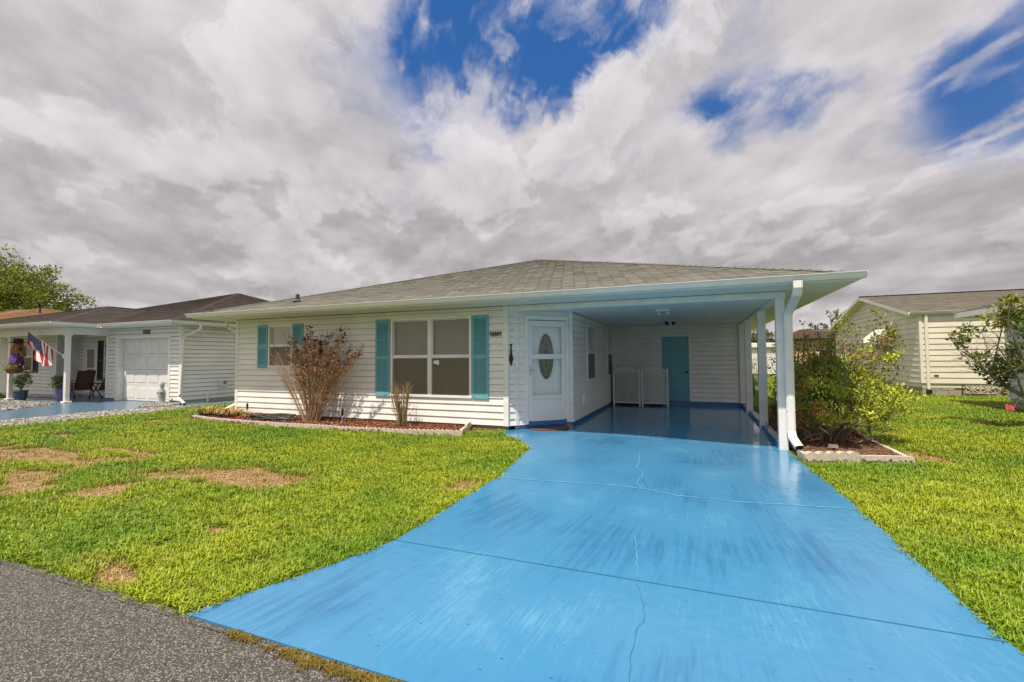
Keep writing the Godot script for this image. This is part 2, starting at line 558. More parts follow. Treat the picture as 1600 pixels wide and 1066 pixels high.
func asphalt_tex() -> ImageTexture:
	var img := Image.create(1024, 1024, false, Image.FORMAT_RGB8)
	img.fill(lin(0.055, 0.052, 0.048))
	var r := RandomNumberGenerator.new()
	r.seed = 91
	for k in 60000:
		var s := r.randi_range(2, 5)
		var l := 0.03 + 0.27 * pow(r.randf(), 2.2)
		var col := lin(l * 1.05, l, l * 0.90)
		var px := r.randi_range(0, 1023)
		var py := r.randi_range(0, 1023)
		img.fill_rect(Rect2i(px, py, s, s), col)
		if s > 2:
			img.fill_rect(Rect2i(px - 1, py + 1, s + 2, s - 2), col)
	return ImageTexture.create_from_image(img)

# blue floor paint: broom streaks, worn pale and deep patches
func paint_tex(sd: int, base: Color, deep: Color, pale: Color) -> ImageTexture:
	var W := 900
	var H := 1000
	var img := Image.create(W, H, false, Image.FORMAT_RGB8)
	var n1 := FastNoiseLite.new()
	n1.seed = sd; n1.frequency = 0.5; n1.fractal_octaves = 4
	n1.domain_warp_enabled = true; n1.domain_warp_amplitude = 0.8; n1.domain_warp_frequency = 0.5
	var n2 := FastNoiseLite.new()
	n2.seed = sd + 1; n2.frequency = 1.0; n2.fractal_octaves = 3
	for j in H:
		var z := -9.0 + 7.5 * j / H
		for i in W:
			var x := -4.0 + 6.6 * i / W
			var bend := 0.10 * z * z * 0.25 * sin(x * 0.9)
			var big := n1.get_noise_2d(x * 1.2, z * 0.85)
			var streak := n2.get_noise_2d((x + bend) * 11.0, z * 0.7)
			var broom := n2.get_noise_2d((x + bend) * 45.0 + 30.0, z * 2.5)
			var t := 0.46 + big * 0.62 + streak * 0.27 * clampf(0.7 + big * 1.2, 0.2, 1.0) + broom * 0.22
			var c := pale.lerp(base, ss(-0.1, 0.35, t)).lerp(deep, ss(0.4, 1.0, t))
			img.set_pixel(i, j, c.linear_to_srgb())
	var r := RandomNumberGenerator.new()
	r.seed = sd + 5
	for k in 500:
		var l := r.randf_range(0.45, 0.85)
		img.fill_rect(Rect2i(r.randi_range(0, W - 3), r.randi_range(0, H - 3), r.randi_range(1, 2), 1), (deep * l).linear_to_srgb())
	return ImageTexture.create_from_image(img)

# a slab: outline clipped between two depths, top follows the dip
func slab_mesh(b: MB, poly: PackedVector2Array, y: float, thick: float, cell := 0.4) -> void:
	var mn := Vector2(1e9, 1e9)
	var mx := -mn
	for p in poly:
		mn = mn.min(p)
		mx = mx.max(p)
	var gx := mn.x
	while gx < mx.x:
		var gz := mn.y
		while gz < mx.y:
			var sq := PackedVector2Array([Vector2(gx, gz), Vector2(gx + cell, gz), Vector2(gx + cell, gz + cell), Vector2(gx, gz + cell)])
			for q in Geometry2D.intersect_polygons(poly, sq):
				var pts := []
				for t in q:
					pts.append(Vector3(t.x, y + dip(t.x, t.y), t.y))
				var k := b.v.size()
				for tri in [Geometry2D.triangulate_polygon(q)]:
					for i in range(0, tri.size(), 3):
						b.poly([pts[tri[i]], pts[tri[i + 1]], pts[tri[i + 2]]], Vector3.UP)
				for e in range(k, b.v.size()):
					var w := b.v[e]
					b.uv[e] = Vector2((w.x + 4.0) / 6.6, (w.z + 9.0) / 7.5)
			gz += cell
		gx += cell
	var area := 0.0
	for i in poly.size():
		area += poly[i].cross(poly[(i + 1) % poly.size()])
	for i in poly.size():
		var a := poly[i]
		var c := poly[(i + 1) % poly.size()]
		var o := Vector2((c - a).y, -(c - a).x) * signf(area)
		b.quad_uv(Vector3(a.x, y + dip(a.x, a.y), a.y), Vector3(c.x, y + dip(c.x, c.y), c.y), Vector3(c.x, y - thick, c.y), Vector3(a.x, y - thick, a.y), Vector3(o.x, 0, o.y), Vector2((a.x + 4.0) / 6.6, (a.y + 9.0) / 7.5), Vector2((c.x + 4.0) / 6.6, (c.y + 9.0) / 7.5), Vector2((c.x + 4.0) / 6.6, (c.y + 9.0) / 7.5), Vector2((a.x + 4.0) / 6.6, (a.y + 9.0) / 7.5))

func ribbon(b: MB, pts: Array, w: float, y: float, jit: float) -> void:
	var c := Curve3D.new()
	for p in pts:
		c.add_point(Vector3(p.x, 0, p.y))
	var ln := c.get_baked_length()
	var s := 0.0
	var prev := []
	while s <= ln:
		var p := c.sample_baked(s)
		var q := c.sample_baked(minf(s + 0.02, ln)) - c.sample_baked(maxf(s - 0.02, 0.0))
		var side := Vector3(-q.z, 0, q.x).normalized()
		p += side * rng.randf_range(-jit, jit)
		var ww := w * rng.randf_range(0.5, 1.2)
		var now := [p + side * ww * 0.5, p - side * ww * 0.5]
		for k in 2:
			now[k].y = y + dip(now[k].x, now[k].z)
		if prev:
			b.poly([prev[0], now[0], now[1], prev[1]], Vector3.UP)
		prev = now
		s += 0.05

func make_drive() -> void:
	var d := MeshInstance3D.new()
	d.name = "driveway"
	add_child(d)
	# dark sheet under the joints, seen only in the grooves
	var bed := MB.new()
	bed.poly([Vector3(-2.2, -0.024, -1.9), Vector3(1.45, -0.024, -1.9), Vector3(1.45, -0.024, -5.3), Vector3(-2.2, -0.024, -5.3)], Vector3.UP)
	d.mesh = bed.mesh(Transform3D.IDENTITY)
	d.material_override = M.crack_dark
	meta(d, "bright blue painted concrete driveway running from the street to the carport", "", "", "structure")
	var pm := StandardMaterial3D.new()
	pm.resource_name = "drive_paint"
	pm.albedo_texture = paint_tex(40, Color(0.054, 0.230, 0.435), Color(0.031, 0.155, 0.335), Color(0.105, 0.318, 0.51))
	pm.roughness = 0.18
	pm.normal_enabled = true
	pm.normal_texture = T.n_fine
	pm.normal_scale = 0.035
	pm.uv1_scale = Vector3.ONE
	M.drive_paint = pm
	var cuts := [[-1.80, -3.175], [-3.190, -5.415], [-5.417, -8.9]]
	for k in 3:
		var strip := PackedVector2Array([Vector2(-5, cuts[k][0] - (0.04 if k == 0 else 0.0)), Vector2(3, cuts[k][0] - (0.04 if k == 0 else 0.0) - (0.06 if k == 1 else 0.0)), Vector2(3, cuts[k][1] - (0.06 if k == 0 else 0.0)), Vector2(-5, cuts[k][1])])
		for q in Geometry2D.intersect_polygons(drive, strip):
			var b := MB.new()
			slab_mesh(b, q, 0.0, 0.12)
			var o := part("slab", b, pm, d)
			o.set_meta("label", ["blue slab nearest the street", "middle blue slab of the drive", "blue slab nearest the carport"][k])
	var cr := MB.new()
	ribbon(cr, [Vector2(-2.33, -5.35), Vector2(-1.75, -5.38), Vector2(-1.2, -5.46), Vector2(-0.87, -5.49), Vector2(-0.54, -5.45), Vector2(-0.20, -5.32), Vector2(0.1, -5.33), Vector2(0.37, -5.30), Vector2(0.9, -5.40), Vector2(1.47, -5.46)], 0.022, 0.004, 0.008)
	part("filled_crack", cr, M.paint_filler, d)
	var c2 := MB.new()
	ribbon(c2, [Vector2(-0.85, -7.64), Vector2(-0.78, -6.8), Vector2(-0.78, -6.51), Vector2(-0.64, -6.2), Vector2(-0.66, -6.0), Vector2(-0.67, -5.63), Vector2(-0.58, -5.47)], 0.010, 0.004, 0.012)
	ribbon(c2, [Vector2(-0.50, -4.0), Vector2(-0.47, -3.84), Vector2(-0.42, -3.49), Vector2(-0.385, -3.25)], 0.005, 0.004, 0.010)
	part("filled_crack", c2, M.paint_filler, d)
	var c3 := MB.new()
	ribbon(c3, [Vector2(-0.38, -3.16), Vector2(-0.35, -3.05), Vector2(-0.30, -2.81), Vector2(-0.335, -2.54), Vector2(-0.31, -2.21), Vector2(-0.33, -1.9)], 0.0028, 0.0035, 0.012)
	ribbon(c3, [Vector2(-0.62, -5.85), Vector2(-0.55, -5.6), Vector2(-0.52, -5.47)], 0.007, 0.0045, 0.006)
	part("hairline_crack", c3, M.crack_dark, d)

	# carport floor
	var f := MB.new()
	slab_mesh(f, PackedVector2Array([Vector2(-3.75, -8.904), Vector2(-3.66, -8.98), Vector2(-3.55, -9.03), Vector2(-2.55, -10.0), Vector2(-2.55, -15.55), Vector2(1.46, -15.55), Vector2(1.46, -8.904)]), 0.001, 0.12)
	var fm := pm.duplicate()
	fm.resource_name = "carport_paint"
	fm.albedo_texture = paint_tex(60, Color(0.060, 0.250, 0.47), Color(0.045, 0.20, 0.40), Color(0.085, 0.29, 0.50))
	fm.roughness = 0.11
	fm.normal_scale = 0.03
	M.carport_paint = fm
	structure("carport_floor", f, fm, "glossy blue painted floor under the carport roof")
	var sm := MB.new()
	ribbon(sm, [Vector2(-2.7, -8.93), Vector2(-1.5, -8.90), Vector2(0.0, -8.88), Vector2(1.3, -8.86)], 0.03, 0.0055, 0.006)
	var o := part("filled_seam", sm, M.paint_filler, d)

func scatter(called: String, mesh: Mesh, m: Material, xf: Array, cols: Array, label: String, cat := "", kind := "stuff", parent: Node3D = self) -> MultiMeshInstance3D:
	var mm := MultiMesh.new()
	mm.transform_format = MultiMesh.TRANSFORM_3D
	mm.use_colors = true
	mm.mesh = mesh
	mm.instance_count = xf.size()
	for i in xf.size():
		mm.set_instance_transform(i, xf[i])
		mm.set_instance_color(i, cols[i])
	var o := MultiMeshInstance3D.new()
	o.name = numbered(called) if parent == self else called
	o.multimesh = mm
	o.material_override = m
	parent.add_child(o, true)
	meta(o, label, cat, "", kind)
	return o

func tuft(sd: int, blades: int, h: float, spread: float, lean: float, w: float) -> ArrayMesh:
	var b := MB.new()
	var r := RandomNumberGenerator.new()
	r.seed = sd
	for k in blades:
		var a := r.randf() * TAU
		var dir := Vector3(cos(a), 0, sin(a))
		var side := Vector3(-dir.z, 0, dir.x)
		var at := Vector3(r.randf_range(-spread, spread), 0, r.randf_range(-spread, spread))
		var l := h * r.randf_range(0.55, 1.15)
		var le := lean * r.randf_range(0.3, 1.3)
		var m := at + Vector3.UP * l * 0.6 + dir * l * le * 0.35
		var e := at + Vector3.UP * l * (1.0 - 0.35 * le) + dir * l * le
		var sh := r.randf_range(0.75, 1.2)
		b.col = Color(sh * r.randf_range(0.9, 1.25), sh, sh * 0.9)
		if r.randf() < 0.10:
			b.col = Color(2.0, 1.05, 1.6)
		var nn := (Vector3.UP + dir * 0.5).normalized()
		b.poly([at - side * w * 0.5, at + side * w * 0.5, m + side * w * 0.42, m - side * w * 0.42], nn)
		b.poly([m - side * w * 0.42, m + side * w * 0.42, e], nn)
	return b.mesh(Transform3D.IDENTITY)

func make_grass() -> void:
	var gn := FastNoiseLite.new()
	gn.seed = 61
	gn.frequency = 0.35
	gn.fractal_octaves = 3
	var fx := [[], [], []]
	var fc := [[], [], []]
	var dx := []
	var dc := []
	var eye := Vector2(0, 0)
	var fwd := Vector2(-0.372, -0.928)
	var areas := [[-15.0, -2.2, -9.6, -1.84], [1.4, 11.5, -22.5, -1.84], [-15.3, -11.9, -22.0, -9.6], [0.5, 8.0, -40.0, -22.5], [-26.0, -19.6, -5.0, -1.84]]
	for a in areas:
		var x: float = a[0]
		while x < a[1]:
			var z: float = a[2]
			while z < a[3]:
				var p := Vector2(x + 0.25, z + 0.25)
				var r := p.length()
				# cells the picture (or one from a step aside) can see
				if p.normalized().dot(fwd) > 0.60 or r < 4.0:
					var dens := clampf(1250.0 * pow(3.0 / maxf(r, 2.5), 1.05), 90.0, 1250.0)
					var cnt := int(dens * 0.25)
					for k in cnt:
						var px := x + rng.randf() * 0.5
						var pz := z + rng.randf() * 0.5
						if not on_lawn(px, pz):
							continue
						var br := bare(px, pz)
						var t := gn.get_noise_2d(px, pz)
						var t2 := gn.get_noise_2d(px * 5.0 + 40.0, pz * 5.0)
						var sc := rng.randf_range(0.75, 1.25) * (1.0 + 0.35 * t2) * clampf(0.9 + r * 0.022, 0.9, 1.5)
						var bs := Basis(Vector3.UP, rng.randf() * TAU).scaled(Vector3(sc, sc * rng.randf_range(0.8, 1.1), sc))
						var at := Vector3(px, -0.032 + dip(px, pz), pz)
						if br > 0.35 and rng.randf() < br * 0.95:
							if rng.randf() < 0.95:
								dx.append(Transform3D(bs.scaled(Vector3(1.0, 0.45, 1.0)), at))
								var l := rng.randf_range(0.6, 1.15)
								dc.append(Color(0.50 * l, 0.325 * l, 0.145 * l))
							continue
						var q := clampf(0.5 + t * 0.9 + t2 * 0.35, 0.0, 1.0)
						var c := Color(0.148, 0.285, 0.010).lerp(Color(0.34, 0.415, 0.014), q)
						if br > 0.05 or rng.randf() < 0.05:
							c = c.lerp(Color(0.36, 0.27, 0.06), 0.5)
						var v := rng.randi_range(0, 2)
						fx[v].append(Transform3D(bs, at))
						fc[v].append(c * rng.randf_range(0.8, 1.2))
				z += 0.5
			x += 0.5
	var hold := [tuft(1, 11, 0.072, 0.045, 0.9, 0.0068), tuft(2, 10, 0.055, 0.05, 1.1, 0.0072), tuft(3, 12, 0.085, 0.04, 0.75, 0.0062)]
	for v in 3:
		scatter("lawn_grass", hold[v], M.grass, fx[v], fc[v], ["coarse bright green grass blades of the lawn, medium length", "short spreading yellow-green grass blades of the lawn", "taller upright grass blades of the lawn"][v], "grass")
	scatter("dry_grass", tuft(4, 9, 0.05, 0.06, 1.5, 0.007), M.grass, dx, dc, "tan dead grass in the bare patches of the lawn", "dead grass")

func in_poly_points(poly: PackedVector2Array, n_: int) -> Array:
	var mn := Vector2(1e9, 1e9)
	var mx := -mn
	for p in poly:
		mn = mn.min(p)
		mx = mx.max(p)
	var res := []
	while res.size() < n_:
		var p := Vector2(rng.randf_range(mn.x, mx.x), rng.randf_range(mn.y, mx.y))
		if Geometry2D.is_point_in_polygon(p, poly):
			res.append(p)
	return res

func flat_poly(b: MB, poly: PackedVector2Array, y: float) -> void:
	var tri := Geometry2D.triangulate_polygon(poly)
	for i in range(0, tri.size(), 3):
		var pts := []
		for k in 3:
			var q := poly[tri[i + k]]
			pts.append(Vector3(q.x, y + dip(q.x, q.y), q.y))
		b.poly(pts, Vector3.UP)

func pebble(sd: int, r0: float) -> ArrayMesh:
	var b := MB.new()
	var r := RandomNumberGenerator.new()
	r.seed = sd
	var pts := []
	for k in 8:
		var s := Vector3(-1 if k & 1 else 1, -1 if k & 2 else 1, -1 if k & 4 else 1)
		pts.append(s * Vector3(r.randf_range(0.6, 1.0), r.randf_range(0.4, 0.7), r.randf_range(0.6, 1.0)) * r0)
	for f in [[0, 1, 3, 2], [4, 5, 7, 6], [0, 1, 5, 4], [2, 3, 7, 6], [0, 2, 6, 4], [1, 3, 7, 5]]:
		var m := Vector3.ZERO
		for i in f:
			m += pts[i]
		b.poly([pts[f[0]], pts[f[1]], pts[f[2]]], m)
		b.poly([pts[f[0]], pts[f[2]], pts[f[3]]], m)
	return b.mesh(Transform3D.IDENTITY)

func make_beds() -> void:
	var b := MB.new()
	flat_poly(b, front_bed, 0.015)
	structure("front_flower_bed", b, mat("mulch_soil", lin(0.13, 0.05, 0.025), 1.0, "grit", 3.0, "n_fine", 1.0), "red brown mulch bed along the front wall")
	b = MB.new()
	flat_poly(b, side_bed, 0.02)
	structure("side_flower_bed", b, mat("dirt", lin(0.15, 0.085, 0.045), 1.0, "grit", 2.0, "n_fine", 1.0), "brown leaf-littered bed beside the carport")
	var chip := MB.new()
	chip.cbox(Vector3.ZERO, Vector3(0.055, 0.010, 0.018), 0.003, Basis.IDENTITY)
	var xf := []
	var cc := []
	for p in in_poly_points(front_bed, 9000):
		var bs := Basis.from_euler(Vector3(rng.randf_range(-0.6, 0.6), rng.randf() * TAU, rng.randf_range(-0.6, 0.6))).scaled(Vector3.ONE * rng.randf_range(0.5, 1.3))
		xf.append(Transform3D(bs, Vector3(p.x, 0.025 + rng.randf() * 0.035, p.y)))
		var l := rng.randf_range(0.5, 1.5)
		var c := Color(0.20 * l, 0.065 * l, 0.03 * l)
		if rng.randf() < 0.05:
			c = Color(0.5, 0.40, 0.32)
		cc.append(c)
	scatter("mulch", chip.mesh(Transform3D.IDENTITY), M.mulch_colours, xf, cc, "red brown wood chips in the front flower bed", "mulch")
	xf = []
	cc = []
	for p in in_poly_points(side_bed, 4500):
		var bs := Basis.from_euler(Vector3(rng.randf_range(-0.5, 0.5), rng.randf() * TAU, rng.randf_range(-0.5, 0.5))).scaled(Vector3.ONE * rng.randf_range(0.6, 1.3))
		xf.append(Transform3D(bs, Vector3(p.x, 0.03 + dip(p.x, p.y) + rng.randf() * 0.02, p.y)))
		var l := rng.randf_range(0.5, 1.5)
		cc.append(Color(0.20 * l, 0.11 * l, 0.055 * l))
	scatter("leaf_litter", chip.mesh(Transform3D.IDENTITY), M.mulch_colours, xf, cc, "brown dead leaves and chips under the green bush", "leaf litter")
	# neighbour's gravel
	for k in 3:
		b = MB.new()
		flat_poly(b, gravel[k], -0.018)
		structure("gravel_bed", b, mat("gravel_base", lin(0.22, 0.21, 0.20), 1.0, "stone", 2.5, "n_stone", 0.8), ["gravel strip between the blue grey drive and the lawn", "gravel bed left of the blue grey drive", "small gravel patch by the garage corner"][k])
		xf = []
		cc = []
		for p in in_poly_points(gravel[k], [9000, 9000, 1500][k]):
			var bs := Basis.from_euler(Vector3(rng.randf() * TAU, rng.randf() * TAU, rng.randf() * TAU)).scaled(Vector3.ONE * rng.randf_range(0.5, 1.3))
			xf.append(Transform3D(bs, Vector3(p.x, -0.008 + rng.randf() * 0.03, p.y)))
			var l := rng.randf_range(0.13, 0.52)
			cc.append(Color(l, l * 0.96, l * 0.90))
		scatter("gravel", pebble(k + 1, 0.028), M.stones, xf, cc, ["grey pebbles of the strip beside the lawn", "grey pebbles in front of the neighbour's porch", "grey pebbles by the garage corner"][k], "gravel")
	# neighbour's painted drive
	b = MB.new()
	slab_mesh(b, apron, -0.006, 0.1, 2.0)
	structure("neighbour_driveway", b, M.neighbour_paint, "blue grey painted drive and porch floor of the left neighbour")
	# weeds in the gap between road and drive
	xf = []
	cc = []
	for s in [[-2.33, -1.815, 0.055, 90], [-1.90, -1.80, 0.10, 90], [-1.70, -1.79, 0.10, 90], [-1.42, -1.80, 0.08, 110], [-1.1, -1.8, 0.1, 30]]:
		for k in s[3]:
			var p := Vector2(s[0] + rng.randfn(0, s[2]), s[1] + rng.randfn(0, 0.018))
			xf.append(Transform3D(Basis(Vector3.UP, rng.randf() * TAU).scaled(Vector3.ONE * rng.randf_range(0.2, 0.45)), Vector3(p.x, -0.014, p.y)))
			var l := rng.randf_range(0.7, 1.2)
			cc.append(Color(0.20 * l, 0.15 * l, 0.02 * l))
	scatter("weeds", tuft(9, 12, 0.06, 0.05, 1.2, 0.012), M.grass, xf, cc, "small olive weeds in the gap between the street and the blue drive", "weeds")
# ------------------------------------------------------------------ house pieces
# lapped siding on a wall: o is a point at ground level, ax runs along the wall, nr points out of it
# openings: [from, to, bottom, top] along the wall; singly = every board its own part
func siding(parent: Node3D, o: Vector3, ax: Vector3, nr: Vector3, L: float, y0: float, y1: float, course: float, openings: Array, m: Material, singly: bool, tops: Array = []) -> void:
	var all := MB.new()
	var lap := 0.022
	var y := y0
	while y < y1 - 0.01:
		var yt := minf(y + course, y1)
		var segs := [[0.0, L, y, yt]]
		for w in openings:
			if w[3] <= y + 0.001 or w[2] >= yt - 0.001:
				continue
			var nx := []
			for s in segs:
				if s[1] <= w[0] or s[0] >= w[1] or absf(s[3] - s[2]) < course * 0.3 and (s[2] > y or s[3] < yt):
					nx.append(s)
					continue
				if w[0] > s[0]: nx.append([s[0], w[0], s[2], s[3]])
				if w[1] < s[1]: nx.append([w[1], s[1], s[2], s[3]])
				if w[2] > y + 0.004: nx.append([maxf(s[0], w[0]), minf(s[1], w[1]), y, w[2]])
				if w[3] < yt - 0.004: nx.append([maxf(s[0], w[0]), minf(s[1], w[1]), w[3], yt])
			segs = nx
		if singly:
			var nx := []
			for s in segs:
				if s[1] - s[0] > 3.7 and not tops:
					var cut: float = s[0] + (s[1] - s[0]) * rng.randf_range(0.3, 0.7)
					nx.append([s[0], cut, s[2], s[3]])
					nx.append([cut + 0.001, s[1], s[2], s[3]])
				else:
					nx.append(s)
			segs = nx
		for s in segs:
			var s0: float = s[0]
			var s1: float = s[1]
			var t0 := s0
			var t1 := s1
			if tops:   # a gable: boards end at the rake, tops = [left foot, apex, right foot] as (along, height)
				var yb: float = s[2]
				for k in 2:
					var h: float = yb if k == 0 else s[3]
					if h > tops[0].y:
						var f: float = (h - tops[0].y) / (tops[1].y - tops[0].y)
						var a := lerpf(tops[0].x, tops[1].x, minf(f, 1.0))
						var b2 := lerpf(tops[2].x, tops[1].x, minf(f, 1.0))
						if k == 0:
							s0 = maxf(s0, a); s1 = minf(s1, b2)
						else:
							t0 = maxf(t0, a); t1 = minf(t1, b2)
				if s1 - s0 < 0.02:
					continue
			var b := MB.new() if singly else all
			var ob: float = lap * (1.0 - (s[2] - y) / course) + 0.003
			var ot: float = lap * (1.0 - (s[3] - y) / course) + 0.003
			var wob := rng.randf_range(-0.0025, 0.0025) if singly else 0.0
			var A: Vector3 = o + ax * s0 + nr * (ob + wob) + Vector3.UP * s[2]
			var B: Vector3 = o + ax * s1 + nr * (ob - wob) + Vector3.UP * s[2]
			var gap := (0.0065 if singly else 0.016) if s[3] > yt - 0.001 and yt < y1 - 0.001 else 0.0
			var C: Vector3 = o + ax * t1 + nr * ot + Vector3.UP * (s[3] - gap)
			var D: Vector3 = o + ax * t0 + nr * ot + Vector3.UP * (s[3] - gap)
			b.poly([A, B, C, D], nr)
			b.poly([A, B, B - nr * (ob + wob), A - nr * ob], Vector3.DOWN)
			b.poly([D, C, C - nr * (ot + 0.012), D - nr * (ot + 0.012)], Vector3.UP)
			b.poly([A, D, D - nr * ot, A - nr * ob], -ax)
			b.poly([B, C, C - nr * ot, B - nr * ob], ax)
			if singly:
				part("siding_board", b, m, parent)
		y += course
	if not singly:
		part("siding_board", all, m, parent, "stuff")

# everything a window needs, set into a wall
func window(parent: Node3D, o: Vector3, ax: Vector3, nr: Vector3, x0: float, x1: float, y0: float, y1: float, units: int, upper_screen: bool, back: Material, trim: Material, tw := 0.055) -> void:
	var at := func(x: float, y: float, d: float) -> Vector3:
		return o + ax * x + Vector3.UP * y + nr * d
	var bs := Basis(ax, Vector3.UP, nr)
	var bar := func(b: MB, xa: float, xb: float, ya: float, yb: float, da: float, db: float, ch := 0.004) -> void:
		b.cbox(at.call((xa + xb) * 0.5, (ya + yb) * 0.5, (da + db) * 0.5), Vector3(xb - xa, yb - ya, db - da), ch, bs)
	var f := MB.new()
	bar.call(f, x0 - tw, x1 + tw, y1, y1 + tw, -0.09, 0.034)
	bar.call(f, x0 - tw - 0.01, x1 + tw + 0.01, y0 - tw, y0, -0.09, 0.045)
	bar.call(f, x0 - tw, x0, y0, y1, -0.09, 0.033)
	bar.call(f, x1, x1 + tw, y0, y1, -0.09, 0.033)
	var win := part("window", f, trim, parent)
	var uw := (x1 - x0 - 0.10 * (units - 1)) / units
	var ym := y0 + (y1 - y0) * 0.505
	for k in units:
		var a := x0 + k * (uw + 0.10)
		var e := a + uw
		if k > 0:
			var mu := MB.new()
			bar.call(mu, a - 0.10, a, y0, y1, -0.09, 0.030)
			part("mullion", mu, trim, win)
		var r := MB.new()
		bar.call(r, a, e, ym - 0.022, ym + 0.022, -0.03, 0.022)
		part("meeting_rail", r, trim, win)
		for h in 2:
			var ya := y0 if h == 0 else ym + 0.022
			var yb := ym - 0.022 if h == 0 else y1
			var d := 0.004 if h == 0 else -0.012
			var s := MB.new()
			var w := 0.022
			bar.call(s, a, e, ya, ya + w, d - 0.015, d + 0.012, 0.002)
			bar.call(s, a, e, yb - w, yb, d - 0.015, d + 0.012, 0.002)
			bar.call(s, a, a + w, ya + w, yb - w, d - 0.015, d + 0.011, 0.002)
			bar.call(s, e - w, e, ya + w, yb - w, d - 0.015, d + 0.011, 0.002)
			part("sash", s, trim, win)
			var g := MB.new()
			g.poly([at.call(a + w, ya + w, d - 0.004), at.call(e - w, ya + w, d - 0.004), at.call(e - w, yb - w, d - 0.004), at.call(a + w, yb - w, d - 0.004)], nr)
			part("pane", g, M.glass, win)
			if h == 0 or upper_screen:
				var sc := MB.new()
				sc.poly([at.call(a + 0.006, ya + 0.006, 0.019), at.call(e - 0.006, ya + 0.006, 0.019), at.call(e - 0.006, yb - 0.006, 0.019), at.call(a + 0.006, yb - 0.006, 0.019)], nr)
				part("insect_screen", sc, M.screen, win)
		# pleated curtain or blind behind the glass
		var cu := MB.new()
		var n := int(uw / 0.035)
		for i in n:
			var p := a + uw * i / n
			var q := a + uw * (i + 1) / n
			var da := -0.075 + (0.012 if i % 2 == 0 else 0.0)
			var db := -0.075 + (0.012 if i % 2 == 1 else 0.0)
			cu.poly([at.call(p, y0, da), at.call(q, y0, db), at.call(q, y1, db), at.call(p, y1, da)], nr)
		part("curtain", cu, back, win)

func shutter(parent: Node3D, o: Vector3, ax: Vector3, nr: Vector3, x0: float, x1: float, y0: float, y1: float, m: Material, louvred := true) -> void:
	var bs := Basis(ax, Vector3.UP, nr)
	var b := MB.new()
	var bar := func(bb: MB, xa: float, xb: float, ya: float, yb: float, da: float, db: float) -> void:
		bb.cbox(o + ax * (xa + xb) * 0.5 + Vector3.UP * (ya + yb) * 0.5 + nr * (da + db) * 0.5, Vector3(xb - xa, yb - ya, db - da), 0.004, bs)
	bar.call(b, x0, x0 + 0.05, y0, y1, 0.012, 0.048)
	bar.call(b, x1 - 0.05, x1, y0, y1, 0.012, 0.048)
	bar.call(b, x0 + 0.05, x1 - 0.05, y1 - 0.07, y1, 0.012, 0.047)
	bar.call(b, x0 + 0.05, x1 - 0.05, y0, y0 + 0.10, 0.012, 0.047)
	var ym := y0 + (y1 - y0) * 0.5
	bar.call(b, x0 + 0.05, x1 - 0.05, ym - 0.04, ym + 0.04, 0.012, 0.047)
	bar.call(b, x0 + 0.04, x1 - 0.04, y0 + 0.02, y1 - 0.02, 0.010, 0.020)
	var s := part("shutter", b, m, parent)
	if louvred:
		var l := MB.new()
		for span in [[y0 + 0.10, ym - 0.04], [ym + 0.04, y1 - 0.07]]:
			var y: float = span[0] + 0.012
			while y < span[1] - 0.01:
				l.cbox(o + ax * (x0 + x1) * 0.5 + Vector3.UP * y + nr * 0.032, Vector3(x1 - x0 - 0.1, 0.034, 0.006), 0.001, bs * Basis(Vector3.RIGHT, -0.65))
				y += 0.030
		part("louvre", l, m, s, "stuff")

# a hip or gable slope covered in shingles: outline in slope axes, o its origin, ax along the eave, up the slope
func shingles(parent: Node3D, o: Vector3, ax: Vector3, up: Vector3, quad: Array, rows_single: int, tint: Color, m: Material, tw := 0.26, ex := 0.14) -> void:
	var nr := ax.cross(up).normalized()
	if nr.y < 0.0:
		nr = -nr
	var all := MB.new()
	var top: float = quad[2].y
	var shared := []
	for k in 8:
		var t := MB.new()
		var l := rng.randf_range(0.87, 1.10)
		t.col = Color(tint.r * l * rng.randf_range(0.95, 1.07), tint.g * l, tint.b * l * rng.randf_range(0.92, 1.03))
		tab(t, Vector3(tw * 0.5, 0, 0), Vector3.RIGHT, Vector3.UP, Vector3.BACK, tw, ex, rng.randf_range(0.010, 0.017))
		shared.append(t.mesh(Transform3D.IDENTITY))
	var row := 0
	var v := 0.0
	while v < top - 0.03:
		var f := v / top
		var l0 := lerpf(quad[0].x, quad[3].x, f)
		var r0 := lerpf(quad[1].x, quad[2].x, f)
		var f1 := minf((v + ex) / top, 1.0)
		var l1 := maxf(l0, lerpf(quad[0].x, quad[3].x, f1))
		var r1 := minf(r0, lerpf(quad[1].x, quad[2].x, f1))
		var u := l0 - fposmod(row * 0.17, tw)
		while u < r0:
			var a := maxf(u, l1)
			var e := minf(u + tw, r1)
			if e - a > 0.03:
				if row < rows_single and e - a > tw - 0.01:
					var n := MeshInstance3D.new()
					n.name = "shingle"
					n.mesh = shared[rng.randi_range(0, 7)]
					n.material_override = m
					parent.add_child(n, true)
					n.transform = parent.global_transform.affine_inverse() * Transform3D(Basis(ax, up, nr), o + ax * a + up * v)
				else:
					var l := rng.randf_range(0.87, 1.10)
					all.col = Color(tint.r * l * rng.randf_range(0.95, 1.07), tint.g * l, tint.b * l * rng.randf_range(0.92, 1.03))
					tab(all, o + ax * (a + e) * 0.5 + up * v, ax, up, nr, e - a, ex, rng.randf_range(0.010, 0.017))
			u += tw
		v += ex
		row += 1
	part("shingle", all, m, parent, "stuff")

func tab(b: MB, c: Vector3, ax: Vector3, up: Vector3, nr: Vector3, w: float, ex: float, th: float) -> void:
	var h := ax * (w * 0.5 - 0.004)
	var p0 := c - h + nr * th
	var p1 := c + h + nr * th
	var p2 := c + h + up * (ex + 0.02) + nr * 0.002
	var p3 := c - h + up * (ex + 0.02) + nr * 0.002
	b.poly([p0, p1, p2, p3], nr)
	b.poly([p0, p1, p1 - nr * th, p0 - nr * th], -up)

